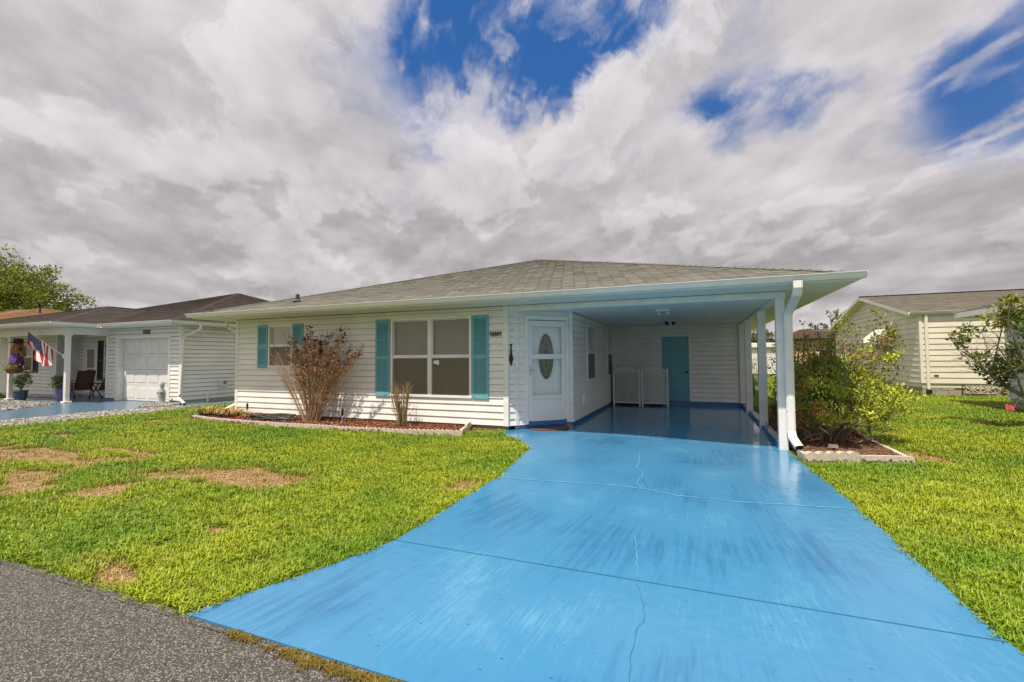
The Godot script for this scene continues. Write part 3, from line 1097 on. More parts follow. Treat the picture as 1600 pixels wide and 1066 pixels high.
# a hip roof of four slopes. eave rectangle x0..x1, z0 (front) .. z1 (back); ridge from a to b
func hip_roof(parent: Node3D, x0: float, x1: float, z0: float, z1: float, y: float, a: Vector3, b: Vector3, tint: Color, m: Material, single: int) -> void:
	var deck := MB.new()
	var c := [Vector3(x0, y, z0), Vector3(x1, y, z0), Vector3(x1, y, z1), Vector3(x0, y, z1)]
	var d := Vector3.DOWN * 0.012
	deck.poly([c[0] + d, c[1] + d, a + d], Vector3(0, 1, 1))
	deck.poly([c[1] + d, c[2] + d, b + d, a + d], Vector3(1, 1, 0))
	deck.poly([c[2] + d, c[3] + d, b + d], Vector3(0, 1, -1))
	deck.poly([c[3] + d, c[0] + d, a + d, b + d], Vector3(-1, 1, 0))
	var roof := part("roof", deck, M.grey_roof, parent)
	for s in [[c[0], c[1], a, a], [c[1], c[2], b, a], [c[2], c[3], b, b], [c[3], c[0], a, b]]:
		var o: Vector3 = s[0]
		var ax: Vector3 = (s[1] - s[0]).normalized()
		var w: Vector3 = s[2] - o
		var up := (w - ax * w.dot(ax)).normalized()
		var q := []
		for p in s:
			q.append(Vector2((p - o).dot(ax), (p - o).dot(up)))
		shingles(parent if s[0] == c[0] and single > 0 else roof, o, ax, up, q, single if s[0] == c[0] else 0, tint, m)
	var cap := MB.new()
	for e in [[c[0], a], [c[1], a], [c[2], b], [c[3], b], [a, b]]:
		var dir: Vector3 = (e[1] - e[0])
		var n := int(dir.length() / 0.16)
		if n < 1: continue
		var side := dir.cross(Vector3.UP).normalized()
		for k in n:
			var p: Vector3 = e[0] + dir * (float(k) / n)
			var q: Vector3 = e[0] + dir * (float(k + 1) / n) + Vector3.UP * 0.002
			var l := rng.randf_range(0.7, 1.15)
			cap.col = Color(tint.r * l, tint.g * l, tint.b * l)
			var up := Vector3.UP * 0.026
			var dn := Vector3.UP * (-0.012)
			for sg in [-1.0, 1.0]:
				cap.poly([p + up, q + up * 0.6, q + side * sg * 0.12 + dn * 0.6, p + side * sg * 0.12 + dn + up * 0.25], Vector3.UP + side * sg * 0.3)
	part("ridge_cap", cap, m, roof, "stuff")

# moulded gutter between two corner points of the eave, hung on the outer side nr
func gutter(parent: Node3D, a: Vector3, b: Vector3, nr: Vector3, m: Material, ends := true) -> void:
	var ax := (b - a).normalized()
	var prof := [Vector2(-0.10, 0.0), Vector2(-0.10, -0.095), Vector2(-0.02, -0.095), Vector2(0.0, -0.055), Vector2(0.006, -0.03), Vector2(0.024, -0.012), Vector2(0.026, 0.0), Vector2(0.014, 0.0), Vector2(0.010, -0.012), Vector2(-0.008, -0.035), Vector2(-0.03, -0.088), Vector2(-0.092, -0.088), Vector2(-0.092, 0.0)]
	var mb := MB.new()
	var q := PackedVector2Array(prof)
	mb.prism(q, Transform3D(Basis(nr, Vector3.UP, nr.cross(Vector3.UP)), a if nr.cross(Vector3.UP).dot(ax) > 0 else b), (b - a).length())
	part("gutter", mb, m, parent)

func downspout(parent: Node3D, pts: Array, w: float, t: float, m: Material, called := "downspout") -> Node3D:
	var b := MB.new()
	# box section, mitred at the bends
	var rings := []
	for i in pts.size():
		var d: Vector3 = (pts[mini(i + 1, pts.size() - 1)] - pts[maxi(i - 1, 0)]).normalized()
		var side := Vector3.RIGHT if absf(d.x) < 0.75 else Vector3.BACK
		side = (side - d * side.dot(d)).normalized()
		var f := d.cross(side).normalized()
		var r := []
		for k in [[-1, -0.6], [-0.6, -1], [0.6, -1], [1, -0.6], [1, 0.6], [0.6, 1], [-0.6, 1], [-1, 0.6]]:
			r.append(pts[i] + side * w * 0.5 * k[0] + f * t * 0.5 * k[1])
		rings.append(r)
	for i in pts.size() - 1:
		for k in 8:
			var l := (k + 1) % 8
			b.poly([rings[i][k], rings[i][l], rings[i + 1][l], rings[i + 1][k]], (rings[i][k] + rings[i][l]) * 0.5 - pts[i])
	var o := part(called, b, m, parent)
	var inside := MB.new()
	inside.poly(rings[-1], pts[-1] - pts[-2])
	for k in inside.v.size():
		inside.v[k] -= (pts[-1] - pts[-2]).normalized() * 0.01
	part("spout_mouth", inside, M.black, o)
	return o

func trim(parent: Node3D, mn: Vector3, mx: Vector3, m: Material, called := "corner_trim", ch := 0.006) -> void:
	var b := MB.new()
	b.box(mn, mx, ch)
	part(called, b, m, parent)

# ------------------------------------------------------------------ the house
const WZ := -8.9       # front wall plane
const WX0 := -11.82
const WX1 := -3.67
const SX := -2.55      # carport side wall
const BZ := -15.55     # carport back wall
const SOF := 2.63      # soffit

func make_house() -> void:
	var h := thing("white_house", Vector3(-5, 0, -12), "white single-storey house with teal shutters, grey hip roof and open carport", "house")
	var X := Vector3.RIGHT
	var F := Vector3.BACK
	# core walls behind the siding, and what closes the house
	var core := MB.new()
	core.box(Vector3(WX0 + 0.02, -0.1, WZ - 0.22), Vector3(WX1 - 0.02, SOF, WZ - 0.10))
	core.box(Vector3(WX0 + 0.005, -0.1, -25.0), Vector3(WX0 + 0.12, SOF, WZ - 0.221))
	core.box(Vector3(SX - 0.22, -0.1, BZ + 0.002), Vector3(SX - 0.10, SOF, -10.1))
	core.box(Vector3(SX - 0.099, 0.02, BZ - 0.22), Vector3(1.45, SOF, BZ - 0.10))
	core.box(Vector3(1.33, -0.1, -25.0), Vector3(1.45, SOF, BZ - 0.221))
	core.box(Vector3(WX0 + 0.121, -0.1, -25.0), Vector3(1.329, SOF, -24.88))
	part("wall", core, M.siding_white, h)
	var cd := MB.new()
	var A := Vector3(-3.55, 0, -9.03)
	var B := Vector3(SX, 0, -10.0)
	var dg := (B - A).normalized()
	var dn := Vector3(dg.z * -1.0, 0, dg.x)
	if dn.z < 0.0: dn = -dn
	var dl := (B - A).length()
	# wall behind the entry door, with the door's opening
	for s in [[0.0, 0.24], [1.24, dl]]:
		cd.cbox(A + dg * (s[0] + s[1]) * 0.5 - dn * 0.07 + Vector3.UP * 1.3, Vector3(s[1] - s[0], 2.6, 0.12), 0.0, Basis(dg, Vector3.UP, dn))
	cd.cbox(A + dg * 0.74 - dn * 0.07 + Vector3.UP * 2.51, Vector3(1.0, 0.22, 0.12), 0.0, Basis(dg, Vector3.UP, dn))
	part("wall", cd, M.siding_white, h)

	# front wall: boards round the openings
	var big := [5.235, 7.25, 0.70, 2.405]
	var small := [1.27, 2.02, 1.36, 2.40]
	siding(h, Vector3(WX0, 0, WZ), X, F, WX1 - WX0, 0.09, 2.62, 0.1445, [big, small], M.siding_white, true)
	window(h, Vector3(WX0, 0, WZ), X, F, big[0], big[1], big[2], big[3], 2, false, M.curtain, M.trim_white)
	window(h, Vector3(WX0, 0, WZ), X, F, small[0], small[1], small[2], small[3], 1, false, M.blind, M.trim_white)
	var O := Vector3(WX0, 0, WZ)
	shutter(h, O, X, F, 0.84, 1.20, 1.30, 2.45, M.teal)
	shutter(h, O, X, F, 2.09, 2.45, 1.30, 2.45, M.teal)
	shutter(h, O, X, F, 4.755, 5.165, 0.635, 2.45, M.teal)
	shutter(h, O, X, F, 7.325, 7.72, 0.645, 2.45, M.teal)
	# small lock or sticker left of the right window's lower screen
	var st := MB.new()
	st.box(Vector3(-5.47, 1.40, WZ + 0.021), Vector3(-5.40, 1.47, WZ + 0.024))
	st.box(Vector3(-5.395, 1.38, WZ + 0.021), Vector3(-5.33, 1.48, WZ + 0.024))
	part("window_sticker", st, M.trim_white, h)
	trim(h, Vector3(WX0 - 0.028, 0.08, WZ - 0.10), Vector3(WX0 + 0.07, 2.625, WZ + 0.028), M.trim_white)
	trim(h, Vector3(WX1 - 0.095, 0.08, WZ - 0.03), Vector3(WX1 + 0.024, 2.625, WZ + 0.028), M.trim_white)
	# foundation
	var fd := MB.new()
	fd.box(Vector3(WX0 + 0.02, -0.2, WZ - 0.21), Vector3(WX1 - 0.03, 0.086, WZ - 0.012))
	part("foundation", fd, M.concrete, h)
	var fb := MB.new()
	fb.box(Vector3(WX1 - 0.029, -0.2, WZ - 0.16), Vector3(WX1 + 0.006, 0.086, WZ - 0.006))
	fb.cbox(A + dg * dl * 0.5 - dn * 0.06 + Vector3.UP * -0.055, Vector3(dl, 0.29, 0.10), 0.0, Basis(dg, Vector3.UP, dn))
	fb.box(Vector3(SX - 0.12, -0.2, BZ + 0.02), Vector3(SX - 0.008, 0.088, -10.03))
	fb.box(Vector3(SX - 0.007, -0.2, BZ - 0.1), Vector3(1.44, 0.12, BZ - 0.006))
	part("plinth", fb, M.blue_paint, h)
	# return, entry wall, carport walls
	siding(h, Vector3(WX1, 0, WZ - 0.03), Vector3(A.x - WX1, 0, A.z - WZ + 0.03).normalized(), Vector3(0.75, 0, 0.66), 0.16, 0.09, 2.6, 0.1445, [], M.siding_white, true)
	siding(h, A, dg, dn, dl, 0.09, 2.6, 0.1445, [[0.23, 1.25, -1.0, 2.40]], M.siding_white, true)
	for e in [0.03, dl - 0.05]:
		var tb := MB.new()
		tb.cbox(A + dg * e + dn * 0.008 + Vector3.UP * 1.345, Vector3(0.075, 2.52, 0.05), 0.006, Basis(dg, Vector3.UP, dn))
		part("corner_trim", tb, M.trim_white, h)
	var w1 := [1.50, 2.42, 0.97, 2.33]
	var w2 := [4.38, 5.22, 0.97, 2.31]
	var SO := Vector3(SX, 0, -10.0)
	siding(h, SO, Vector3(0, 0, -1), X, 5.55, 0.09, 2.55, 0.1445, [w1, w2], M.siding_white, true)
	for w in [w1, w2]:
		window(h, SO, Vector3(0, 0, -1), X, w[0], w[1], w[2], w[3], 1, false, M.blind, M.trim_white, 0.05)
	siding(h, Vector3(SX, 0, BZ), X, F, 3.99, 0.12, 2.55, 0.1445, [[1.56, 2.38, -1.0, 2.19]], M.siding_white, true)
	var gb := MB.new()
	gb.box(Vector3(-0.99, 0.121, BZ - 0.019), Vector3(-0.17, 2.185, BZ + 0.004), 0.004)
	var bd := part("back_door", gb, M.teal_door, h)
	gb = MB.new()
	gb.box(Vector3(-1.05, 0.13, BZ - 0.01), Vector3(-0.991, 2.24, BZ + 0.028), 0.004)
	gb.box(Vector3(-0.169, 0.13, BZ - 0.01), Vector3(-0.11, 2.24, BZ + 0.028), 0.004)
	gb.box(Vector3(-0.99, 2.186, BZ - 0.01), Vector3(-0.17, 2.24, BZ + 0.028), 0.004)
	part("door_frame", gb, M.trim_white, bd)
	gb = MB.new()
	gb.lathe([Vector2(0.0, 0.075), Vector2(0.022, 0.072), Vector2(0.03, 0.055), Vector2(0.022, 0.036), Vector2(0.012, 0.03), Vector2(0.012, 0.01), Vector2(0.035, 0.008), Vector2(0.035, 0.0)], 14, Vector3(-0.25, 1.04, BZ + 0.004), Basis(X, Vector3(0, 0, 1), Vector3(0, -1, 0)))
	part("door_knob", gb, M.dark_metal, bd)
	trim(h, Vector3(SX - 0.01, 0.13, BZ + 0.0), Vector3(SX + 0.05, 2.55, BZ + 0.05), M.trim_white)
	trim(h, Vector3(1.27, 0.10, BZ - 0.02), Vector3(1.455, 2.52, BZ + 0.10), M.trim_white, "half_post")

	entry_door(h, A, dg, dn)

	# roof, soffit, gutters
	var ex0 := -12.42
	var ex1 := 2.22
	var ez := -8.08
	var eb := -25.7
	var ap := Vector3(-5.08, 5.02, -15.3)
	hip_roof(h, ex0, ex1, ez, eb, 2.745, ap, Vector3(-5.08, 5.02, -18.4), Color(0.275, 0.272, 0.245), M.shingles, 6)
	var pieces := [[Vector3(ex0, SOF, WZ + 0.03), Vector3(ex1, SOF + 0.02, ez)], [Vector3(ex0, SOF, eb), Vector3(WX0 - 0.03, SOF + 0.02, WZ + 0.029)], [Vector3(1.47, SOF, eb), Vector3(ex1, SOF + 0.02, WZ + 0.029)]]
	for p in pieces:
		var sb := MB.new()
		sb.box(p[0], p[1])
		part("soffit", sb, M.soffit_white, h)
	var fa := MB.new()
	fa.box(Vector3(ex0, SOF - 0.006, ez), Vector3(ex1, 2.735, ez + 0.018))
	fa.box(Vector3(ex0 - 0.018, SOF - 0.006, eb), Vector3(ex0, 2.735, ez + 0.018))
	fa.box(Vector3(ex1, SOF - 0.006, eb), Vector3(ex1 + 0.018, 2.735, ez + 0.018))
	fa.box(Vector3(ex0, SOF - 0.006, eb - 0.018), Vector3(ex1, 2.735, eb))
	part("fascia", fa, M.metal_white, h)
	gutter(h, Vector3(ex0 - 0.12, 2.745, ez + 0.119), Vector3(ex1 + 0.12, 2.745, ez + 0.119), F, M.metal_white)
	gutter(h, Vector3(ex0 - 0.119, 2.744, eb), Vector3(ex0 - 0.119, 2.744, ez + 0.10), Vector3.LEFT, M.metal_white)
	gutter(h, Vector3(ex1 + 0.119, 2.744, eb), Vector3(ex1 + 0.119, 2.744, ez + 0.10), X, M.metal_white)
	# carport ceiling and beams
	var ce := MB.new()
	ce.poly([Vector3(-3.64, 2.555, WZ - 0.15), Vector3(1.32, 2.555, WZ - 0.15), Vector3(1.32, 2.555, BZ + 0.01), Vector3(SX - 0.05, 2.555, BZ + 0.01), Vector3(SX - 0.05, 2.555, -10.05), Vector3(-3.64, 2.555, -9.06)], Vector3.DOWN)
	part("carport_ceiling", ce, M.trim_white, h)
	trim(h, Vector3(WX1 + 0.024, 2.515, WZ - 0.15), Vector3(1.46, SOF - 0.002, WZ), M.trim_white, "beam", 0.004)
	trim(h, Vector3(1.31, 2.516, BZ + 0.10), Vector3(1.459, SOF - 0.002, WZ - 0.151), M.trim_white, "beam", 0.004)
	# posts and kerb
	var ps := [[-8.905, -9.035, 1.305, 1.445], [-11.10, -11.24, 1.275, 1.435], [-13.60, -13.74, 1.255, 1.415]]
	for p in ps:
		var y0 := dip(1.35, p[0])
		var pb := MB.new()
		pb.box(Vector3(p[2], y0 - 0.02, p[1]), Vector3(p[3], 2.514, p[0]), 0.008)
		part("post", pb, M.trim_white, h)
	var kerb := [[-9.04, -11.09], [-11.25, -13.59], [-13.75, BZ + 0.11]]
	for k in kerb:
		var kb := MB.new()
		kb.box(Vector3(1.30, -0.15, k[1]), Vector3(1.455, 0.085 + dip(1.35, k[0]) * 0.5, k[0]), 0.01)
		part("kerb", kb, M.blue_paint, h)
	# downspouts
	var d1 := downspout(h, [Vector3(1.475, 2.66, -7.985), Vector3(1.475, 2.56, -7.985), Vector3(1.475, 2.47, -8.03), Vector3(1.475, 2.24, -8.80), Vector3(1.475, 2.13, -8.84), Vector3(1.475, 0.27, -8.84), Vector3(1.485, 0.16, -8.80), Vector3(1.53, 0.06, -8.66), Vector3(1.545, 0.035, -8.60)], 0.125, 0.085, M.metal_white)
	var sp := MB.new()
	sp.box(Vector3(1.415, 1.30, -8.905), Vector3(1.535, 1.325, -8.80))
	sp.box(Vector3(1.415, 0.60, -8.905), Vector3(1.535, 0.625, -8.80))
	part("strap", sp, M.metal_white, d1)
	downspout(h, [Vector3(-12.46, 2.66, -9.05), Vector3(-12.46, 2.50, -9.05), Vector3(-12.38, 2.43, -9.06), Vector3(-11.97, 2.28, -9.08), Vector3(-11.88, 2.2, -9.08), Vector3(-11.88, 0.4, -9.08)], 0.07, 0.06, M.metal_white)
	downspout(h, [Vector3(-11.90, 0.33, -9.10), Vector3(-11.91, 0.30, -9.02), Vector3(-11.98, 0.06, -8.42)], 0.11, 0.08, M.metal_white, "downspout_extension")
	# vent pipe on the front slope
	var vp := MB.new()
	vp.tube([Vector3(-9.707, 2.98, WZ - 0.1), Vector3(-9.707, 3.24, WZ - 0.1)], [0.052, 0.048], 14)
	vp.lathe([Vector2(0.13, 0.0), Vector2(0.075, 0.045), Vector2(0.055, 0.07)], 14, Vector3(-9.707, 3.045, WZ - 0.1))
	part("vent_pipe", vp, M.pipe_grey, h)
	# number on the wall
	var tm := TextMesh.new()
	tm.text = "16901"
	tm.font_size = 32
	var sf := SystemFont.new()
	sf.font_names = PackedStringArray(["Droid Sans"])
	sf.font_weight = 700
	tm.font = sf
	tm.pixel_size = 0.0042
	tm.depth = 0.012
	var tn := MeshInstance3D.new()
	tn.name = "house_number"
	tn.mesh = tm
	tn.material_override = M.black
	h.add_child(tn)
	tn.position = Vector3(-3.935, 2.03, WZ + 0.028) - h.position
	tn.scale = Vector3(0.8, 1.0, 1.0)
	# ornament and bell on the return wall
	var om := MB.new()
	var ob := Basis(Vector3(0.66, 0, -0.75), Vector3.UP, Vector3(0.75, 0, 0.66))
	var oc := Vector3(-3.628, 0, -8.965) + ob.z * 0.026
	for s in [[1.80, 0.03, 0.02], [1.755, 0.018, 0.05], [1.68, 0.022, 0.07], [1.60, 0.030, 0.05], [1.545, 0.048, 0.05], [1.49, 0.052, 0.06], [1.435, 0.034, 0.05], [1.39, 0.022, 0.035]]:
		om.lathe([Vector2(0.0, -s[2]), Vector2(s[1] * 0.7, -s[2] * 0.7), Vector2(s[1], 0), Vector2(s[1] * 0.7, s[2] * 0.7), Vector2(0, s[2])], 10, oc + Vector3.UP * s[0], ob * Basis.from_scale(Vector3(1, 1, 0.45)))
	part("wall_ornament", om, M.bronze, h)
	var be := MB.new()
	be.cbox(Vector3(-3.585, 1.28, -9.005) + ob.z * 0.03, Vector3(0.045, 0.10, 0.02), 0.004, ob)
	part("door_bell", be, M.trim_white, h)
	# outlet on the carport side wall
	var ou := MB.new()
	ou.box(Vector3(SX + 0.012, 0.40, -10.98), Vector3(SX + 0.07, 0.62, -10.86), 0.008)
	ou.box(Vector3(SX + 0.012, 0.46, -11.12), Vector3(SX + 0.04, 0.58, -11.04), 0.004)
	part("outlet_box", ou, M.trim_white, h)
	# ceiling fittings
	for p in [[-0.623, -10.5, 0.15, 0], [-0.63, -13.7, 0.09, 1]]:
		var cb := MB.new()
		if p[3] == 0:
			cb.box(Vector3(p[0] - 0.16, 2.52, p[1] - 0.16), Vector3(p[0] + 0.16, 2.554, p[1] + 0.16), 0.01)
		else:
			cb.lathe([Vector2(0.0, -0.035), Vector2(0.085, -0.03), Vector2(0.095, 0.0)], 20, Vector3(p[0], 2.554, p[1]))
		var li := part("ceiling_light", cb, M.trim_white, h)
		for sx in [-1.0, 1.0]:
			var lb := MB.new()
			var c := Vector3(p[0] + sx * 0.075, 2.50, p[1])
			var tilt := Basis(Vector3.BACK, sx * 0.7) * Basis(Vector3.RIGHT, -0.3)
			lb.lathe([Vector2(0.0, -0.06), Vector2(0.055, -0.055), Vector2(0.06, -0.03), Vector2(0.035, 0.01), Vector2(0.025, 0.045), Vector2(0.0, 0.05)], 14, c, tilt)
			part("bulb", lb, M.bulb if p[3] == 0 else M.dark_metal, li)

func entry_door(h: Node3D, A: Vector3, dg: Vector3, dn: Vector3) -> void:
	var bs := Basis(dg, Vector3.UP, dn)
	var bar := func(b: MB, xa: float, xb: float, ya: float, yb: float, da: float, db: float, ch := 0.004) -> void:
		b.cbox(A + dg * (xa + xb) * 0.5 + Vector3.UP * (ya + yb) * 0.5 + dn * (da + db) * 0.5, Vector3(xb - xa, yb - ya, db - da), ch, bs)
	# inner door with its oval light
	var b := MB.new()
	bar.call(b, 0.30, 1.20, 0.16, 2.30, -0.10, -0.055)
	var d := part("entry_door", b, M.door_white, h)
	var oc := A + dg * 0.755 + Vector3.UP * 1.55 - dn * 0.052
	var ov := PackedVector2Array()
	var rg := MB.new()
	for k in 40:
		var a := TAU * k / 40
		ov.append(Vector2(cos(a) * 0.185, sin(a) * 0.50))
	b = MB.new()
	b.prism(ov, Transform3D(bs, oc), 0.006)
	var og := part("oval_glass", b, M.leaded, d)
	var loop := []
	var rr := []
	for k in 41:
		var a := TAU * k / 40
		loop.append(oc + dg * cos(a) * 0.20 + Vector3.UP * sin(a) * 0.515 + dn * 0.004)
		rr.append(0.016)
	rg.tube(loop, rr, 8, false)
	part("oval_moulding", rg, M.door_white, d)
	var cm := MB.new()
	for s in [0.85, 0.62, 0.36]:
		var lp := []
		var r2 := []
		for k in 33:
			var a := TAU * k / 32
			lp.append(oc + dg * cos(a) * 0.185 * s + Vector3.UP * (sin(a) * 0.5 * s + (0.03 if s < 0.5 else 0.0)) + dn * 0.008)
			r2.append(0.0035)
		cm.tube(lp, r2, 5, false)
	for s in [-1.0, 1.0]:
		cm.tube([oc + dn * 0.008 + Vector3.UP * 0.42, oc + dg * s * 0.10 + dn * 0.009 + Vector3.UP * 0.1, oc + dn * 0.008 - Vector3.UP * 0.42], [0.004, 0.004, 0.004], 5)
	part("came", cm, M.came, og, "stuff")
	# frame round both doors
	b = MB.new()
	bar.call(b, 0.215, 0.285, 0.10, 2.40, -0.11, 0.05)
	bar.call(b, 1.205, 1.275, 0.10, 2.40, -0.11, 0.05)
	bar.call(b, 0.215, 1.275, 2.345, 2.43, -0.11, 0.055)
	part("door_frame", b, M.trim_white, h)
	b = MB.new()
	bar.call(b, 0.286, 1.204, 0.06, 0.15, -0.12, 0.06)
	part("threshold", b, M.blue_paint, h)
	# storm door
	b = MB.new()
	bar.call(b, 0.29, 0.385, 0.16, 2.33, 0.0, 0.038)
	bar.call(b, 1.105, 1.20, 0.16, 2.33, 0.0, 0.038)
	bar.call(b, 0.386, 1.104, 2.20, 2.33, 0.0, 0.037)
	bar.call(b, 0.386, 1.104, 1.49, 1.60, 0.0, 0.040)
	bar.call(b, 0.386, 1.104, 0.155, 0.25, 0.0, 0.037)
	bar.call(b, 0.386, 1.104, 0.62, 0.71, 0.0, 0.037)
	bar.call(b, 0.386, 1.104, 0.251, 0.619, 0.004, 0.020)
	bar.call(b, 0.43, 1.06, 0.29, 0.58, 0.020, 0.028, 0.006)
	var s := part("storm_door", b, M.door_white, h)
	for g in [[0.71, 1.49], [1.60, 2.20]]:
		b = MB.new()
		b.poly([A + dg * 0.386 + Vector3.UP * g[0] + dn * 0.016, A + dg * 1.104 + Vector3.UP * g[0] + dn * 0.016, A + dg * 1.104 + Vector3.UP * g[1] + dn * 0.016, A + dg * 0.386 + Vector3.UP * g[1] + dn * 0.016], dn)
		part("pane", b, M.glass, s)
	b = MB.new()
	bar.call(b, 0.315, 0.347, 1.15, 1.36, 0.038, 0.046)
	bar.call(b, 0.322, 0.340, 1.24, 1.27, 0.046, 0.085)
	bar.call(b, 0.322, 0.43, 1.245, 1.265, 0.075, 0.088)
	part("handle", b, M.silver, s)
# ------------------------------------------------------------------ plants
func rdir(up_bias := 0.0) -> Vector3:
	var v := Vector3(rng.randfn(), rng.randfn() + up_bias, rng.randfn())
	return v.normalized()

# leaves gathered in clumps
func clump(b: MB, at: Vector3, r: Vector3, n_: int, l: float, w: float, c0: Color, c1: Color, up := 0.6) -> void:
	for k in n_:
		var d := rdir()
		var p := at + d * r * pow(rng.randf(), 0.45)
		var dir := (d * 0.8 + rdir(up)).normalized()
		var side := dir.cross(rdir()).normalized()
		var s := rng.randf_range(0.5, 1.45)
		b.col = c0.lerp(c1, rng.randf()) * rng.randf_range(0.8, 1.2)
		b.leaf(p, dir, side, l * s, w * s)

func limb(b: MB, a: Vector3, e: Vector3, r0: float, r1: float, wob: float, seg := 5, sides := 6) -> Array:
	var pts := []
	var rr := []
	for i in seg + 1:
		var f := float(i) / seg
		var p := a.lerp(e, f)
		if i > 0 and i < seg:
			p += rdir() * wob
		elif i == seg:
			p += rdir() * wob * 0.3
		pts.append(p)
		rr.append(lerpf(r0, r1, f))
	b.tube(pts, rr, sides)
	return pts

func twig_bush() -> void:
	var o := Vector3(-8.55, 0, -8.40)
	var t := thing("twiggy_bush", o, "tall leafless bush of tan twigs with dry brown leaf tips before the front wall", "bush")
	var b := MB.new()
	var lf := MB.new()
	for k in 64:
		var a := rng.randf() * TAU
		var lean := pow(rng.randf(), 0.55)
		var h := rng.randf_range(1.5, 2.3) * (1.0 - 0.14 * lean * lean)
		var base := o + Vector3(cos(a) * 0.22 * lean, 0.02, sin(a) * 0.16 * lean)
		var tip := o + Vector3(cos(a) * 1.5 * lean + 0.08, h, sin(a) * 0.50 * lean + 0.03)
		if tip.z < WZ + 0.12: tip.z = WZ + 0.12
		var g := rng.randf_range(0.75, 1.2)
		b.col = Color(0.40 * g, 0.26 * g, 0.15 * g)
		var r := rng.randf_range(0.0045, 0.010)
		var mid := base.lerp(tip, 0.5) + Vector3(cos(a), 0.0, sin(a)) * -0.07 * lean + rdir() * 0.03
		var pts := [base, base.lerp(mid, 0.5) + rdir() * 0.012, mid, mid.lerp(tip, 0.5) + rdir() * 0.02, tip]
		b.tube(pts, [r * 1.5, r * 1.15, r * 0.9, r * 0.65, r * 0.3], 5)
		for j in rng.randi_range(7, 12):
			var f := rng.randf_range(0.22, 0.95)
			var p: Vector3 = pts[int(f * 4)].lerp(pts[mini(int(f * 4) + 1, 4)], f * 4 - int(f * 4))
			var q := p + (Vector3(cos(a + rng.randf_range(-1.4, 1.4)), 2.2, sin(a)) .normalized()) * rng.randf_range(0.2, 0.75) * (1.25 - 0.6 * f)
			q.z = maxf(q.z, WZ + 0.1)
			q.y = minf(q.y, o.y + 2.3)
			q.x += cos(a) * 0.12
			b.tube([p, p.lerp(q, 0.35) + rdir() * 0.025, p.lerp(q, 0.7) + rdir() * 0.025, q], [r * 0.55, r * 0.45, r * 0.35, r * 0.2], 4)
			var n_ := rng.randi_range(2, 6) if f < 0.45 else rng.randi_range(8, 18)
			if tip.x < o.x - 0.55:
				n_ = rng.randi_range(0, 2)
			for i in n_:
				var at := p.lerp(q, rng.randf_range(0.3, 1.05))
				var s := rng.randf_range(0.5, 1.2)
				lf.col = Color(0.36 * s, 0.155 * s, 0.065 * s).lerp(Color(0.07, 0.045, 0.03), rng.randf() * rng.randf() * 1.1)
				var d := rdir(0.4)
				lf.leaf(at, d, d.cross(rdir()).normalized(), rng.randf_range(0.035, 0.065), rng.randf_range(0.018, 0.032))
		for i in 7:
			var s := rng.randf_range(0.25, 0.7)
			lf.col = Color(0.14 * s, 0.07 * s, 0.035 * s)
			var d := rdir(0.8)
			if tip.x > o.x - 0.5:
				lf.leaf(tip + rdir() * 0.03, d, d.cross(rdir()).normalized(), 0.065, 0.04)
	part("stem", b, M.bark, t, "stuff")
	part("dry_leaf", lf, M.dry_leaves, t, "stuff")

func cut_shrub() -> void:
	var o := Vector3(-6.0, 0, -8.45)
	var t := thing("cut_back_shrub", o, "small cut-back shrub of bare tan stems under the double window", "shrub")
	var b := MB.new()
	var lf := MB.new()
	for k in 26:
		var a := rng.randf() * TAU
		var l := sqrt(rng.randf())
		var h := rng.randf_range(0.72, 1.0)
		var p := o + Vector3(cos(a) * 0.10 * l, 0.01, sin(a) * 0.08 * l)
		var q := o + Vector3(cos(a) * 0.34 * l - 0.03, h, sin(a) * 0.2 * l)
		var g := rng.randf_range(0.7, 1.2)
		b.col = Color(0.33 * g, 0.24 * g, 0.12 * g)
		b.tube([p, p.lerp(q, 0.4) + rdir() * 0.02, p.lerp(q, 0.75) + rdir() * 0.025, q], [0.012, 0.010, 0.008, 0.005], 6)
		for j in 8:
			var f := rng.randf_range(0.3, 0.95)
			var e := p.lerp(q, f)
			var e2 := e + Vector3(rng.randf_range(-0.11, 0.11), rng.randf_range(0.06, 0.2), rng.randf_range(-0.09, 0.09))
			b.tube([e, e.lerp(e2, 0.5) + rdir() * 0.012, e2], [0.0045, 0.0035, 0.0015], 4)
	clump(lf, o + Vector3(0, 0.06, 0.05), Vector3(0.16, 0.06, 0.12), 90, 0.06, 0.02, Color(0.16, 0.14, 0.02), Color(0.30, 0.20, 0.06), 1.0)
	for k in 170:
		var a := rng.randf() * TAU
		lf.col = Color(0.16, 0.08, 0.03) * rng.randf_range(0.5, 1.3)
		var d := rdir()
		lf.leaf(o + Vector3(cos(a) * 0.25, rng.randf_range(0.25, 0.9), sin(a) * 0.14), d, d.cross(rdir()).normalized(), 0.035, 0.02)
	part("stem", b, M.bark, t, "stuff")
	part("dry_leaf", lf, M.dry_leaves, t, "stuff")

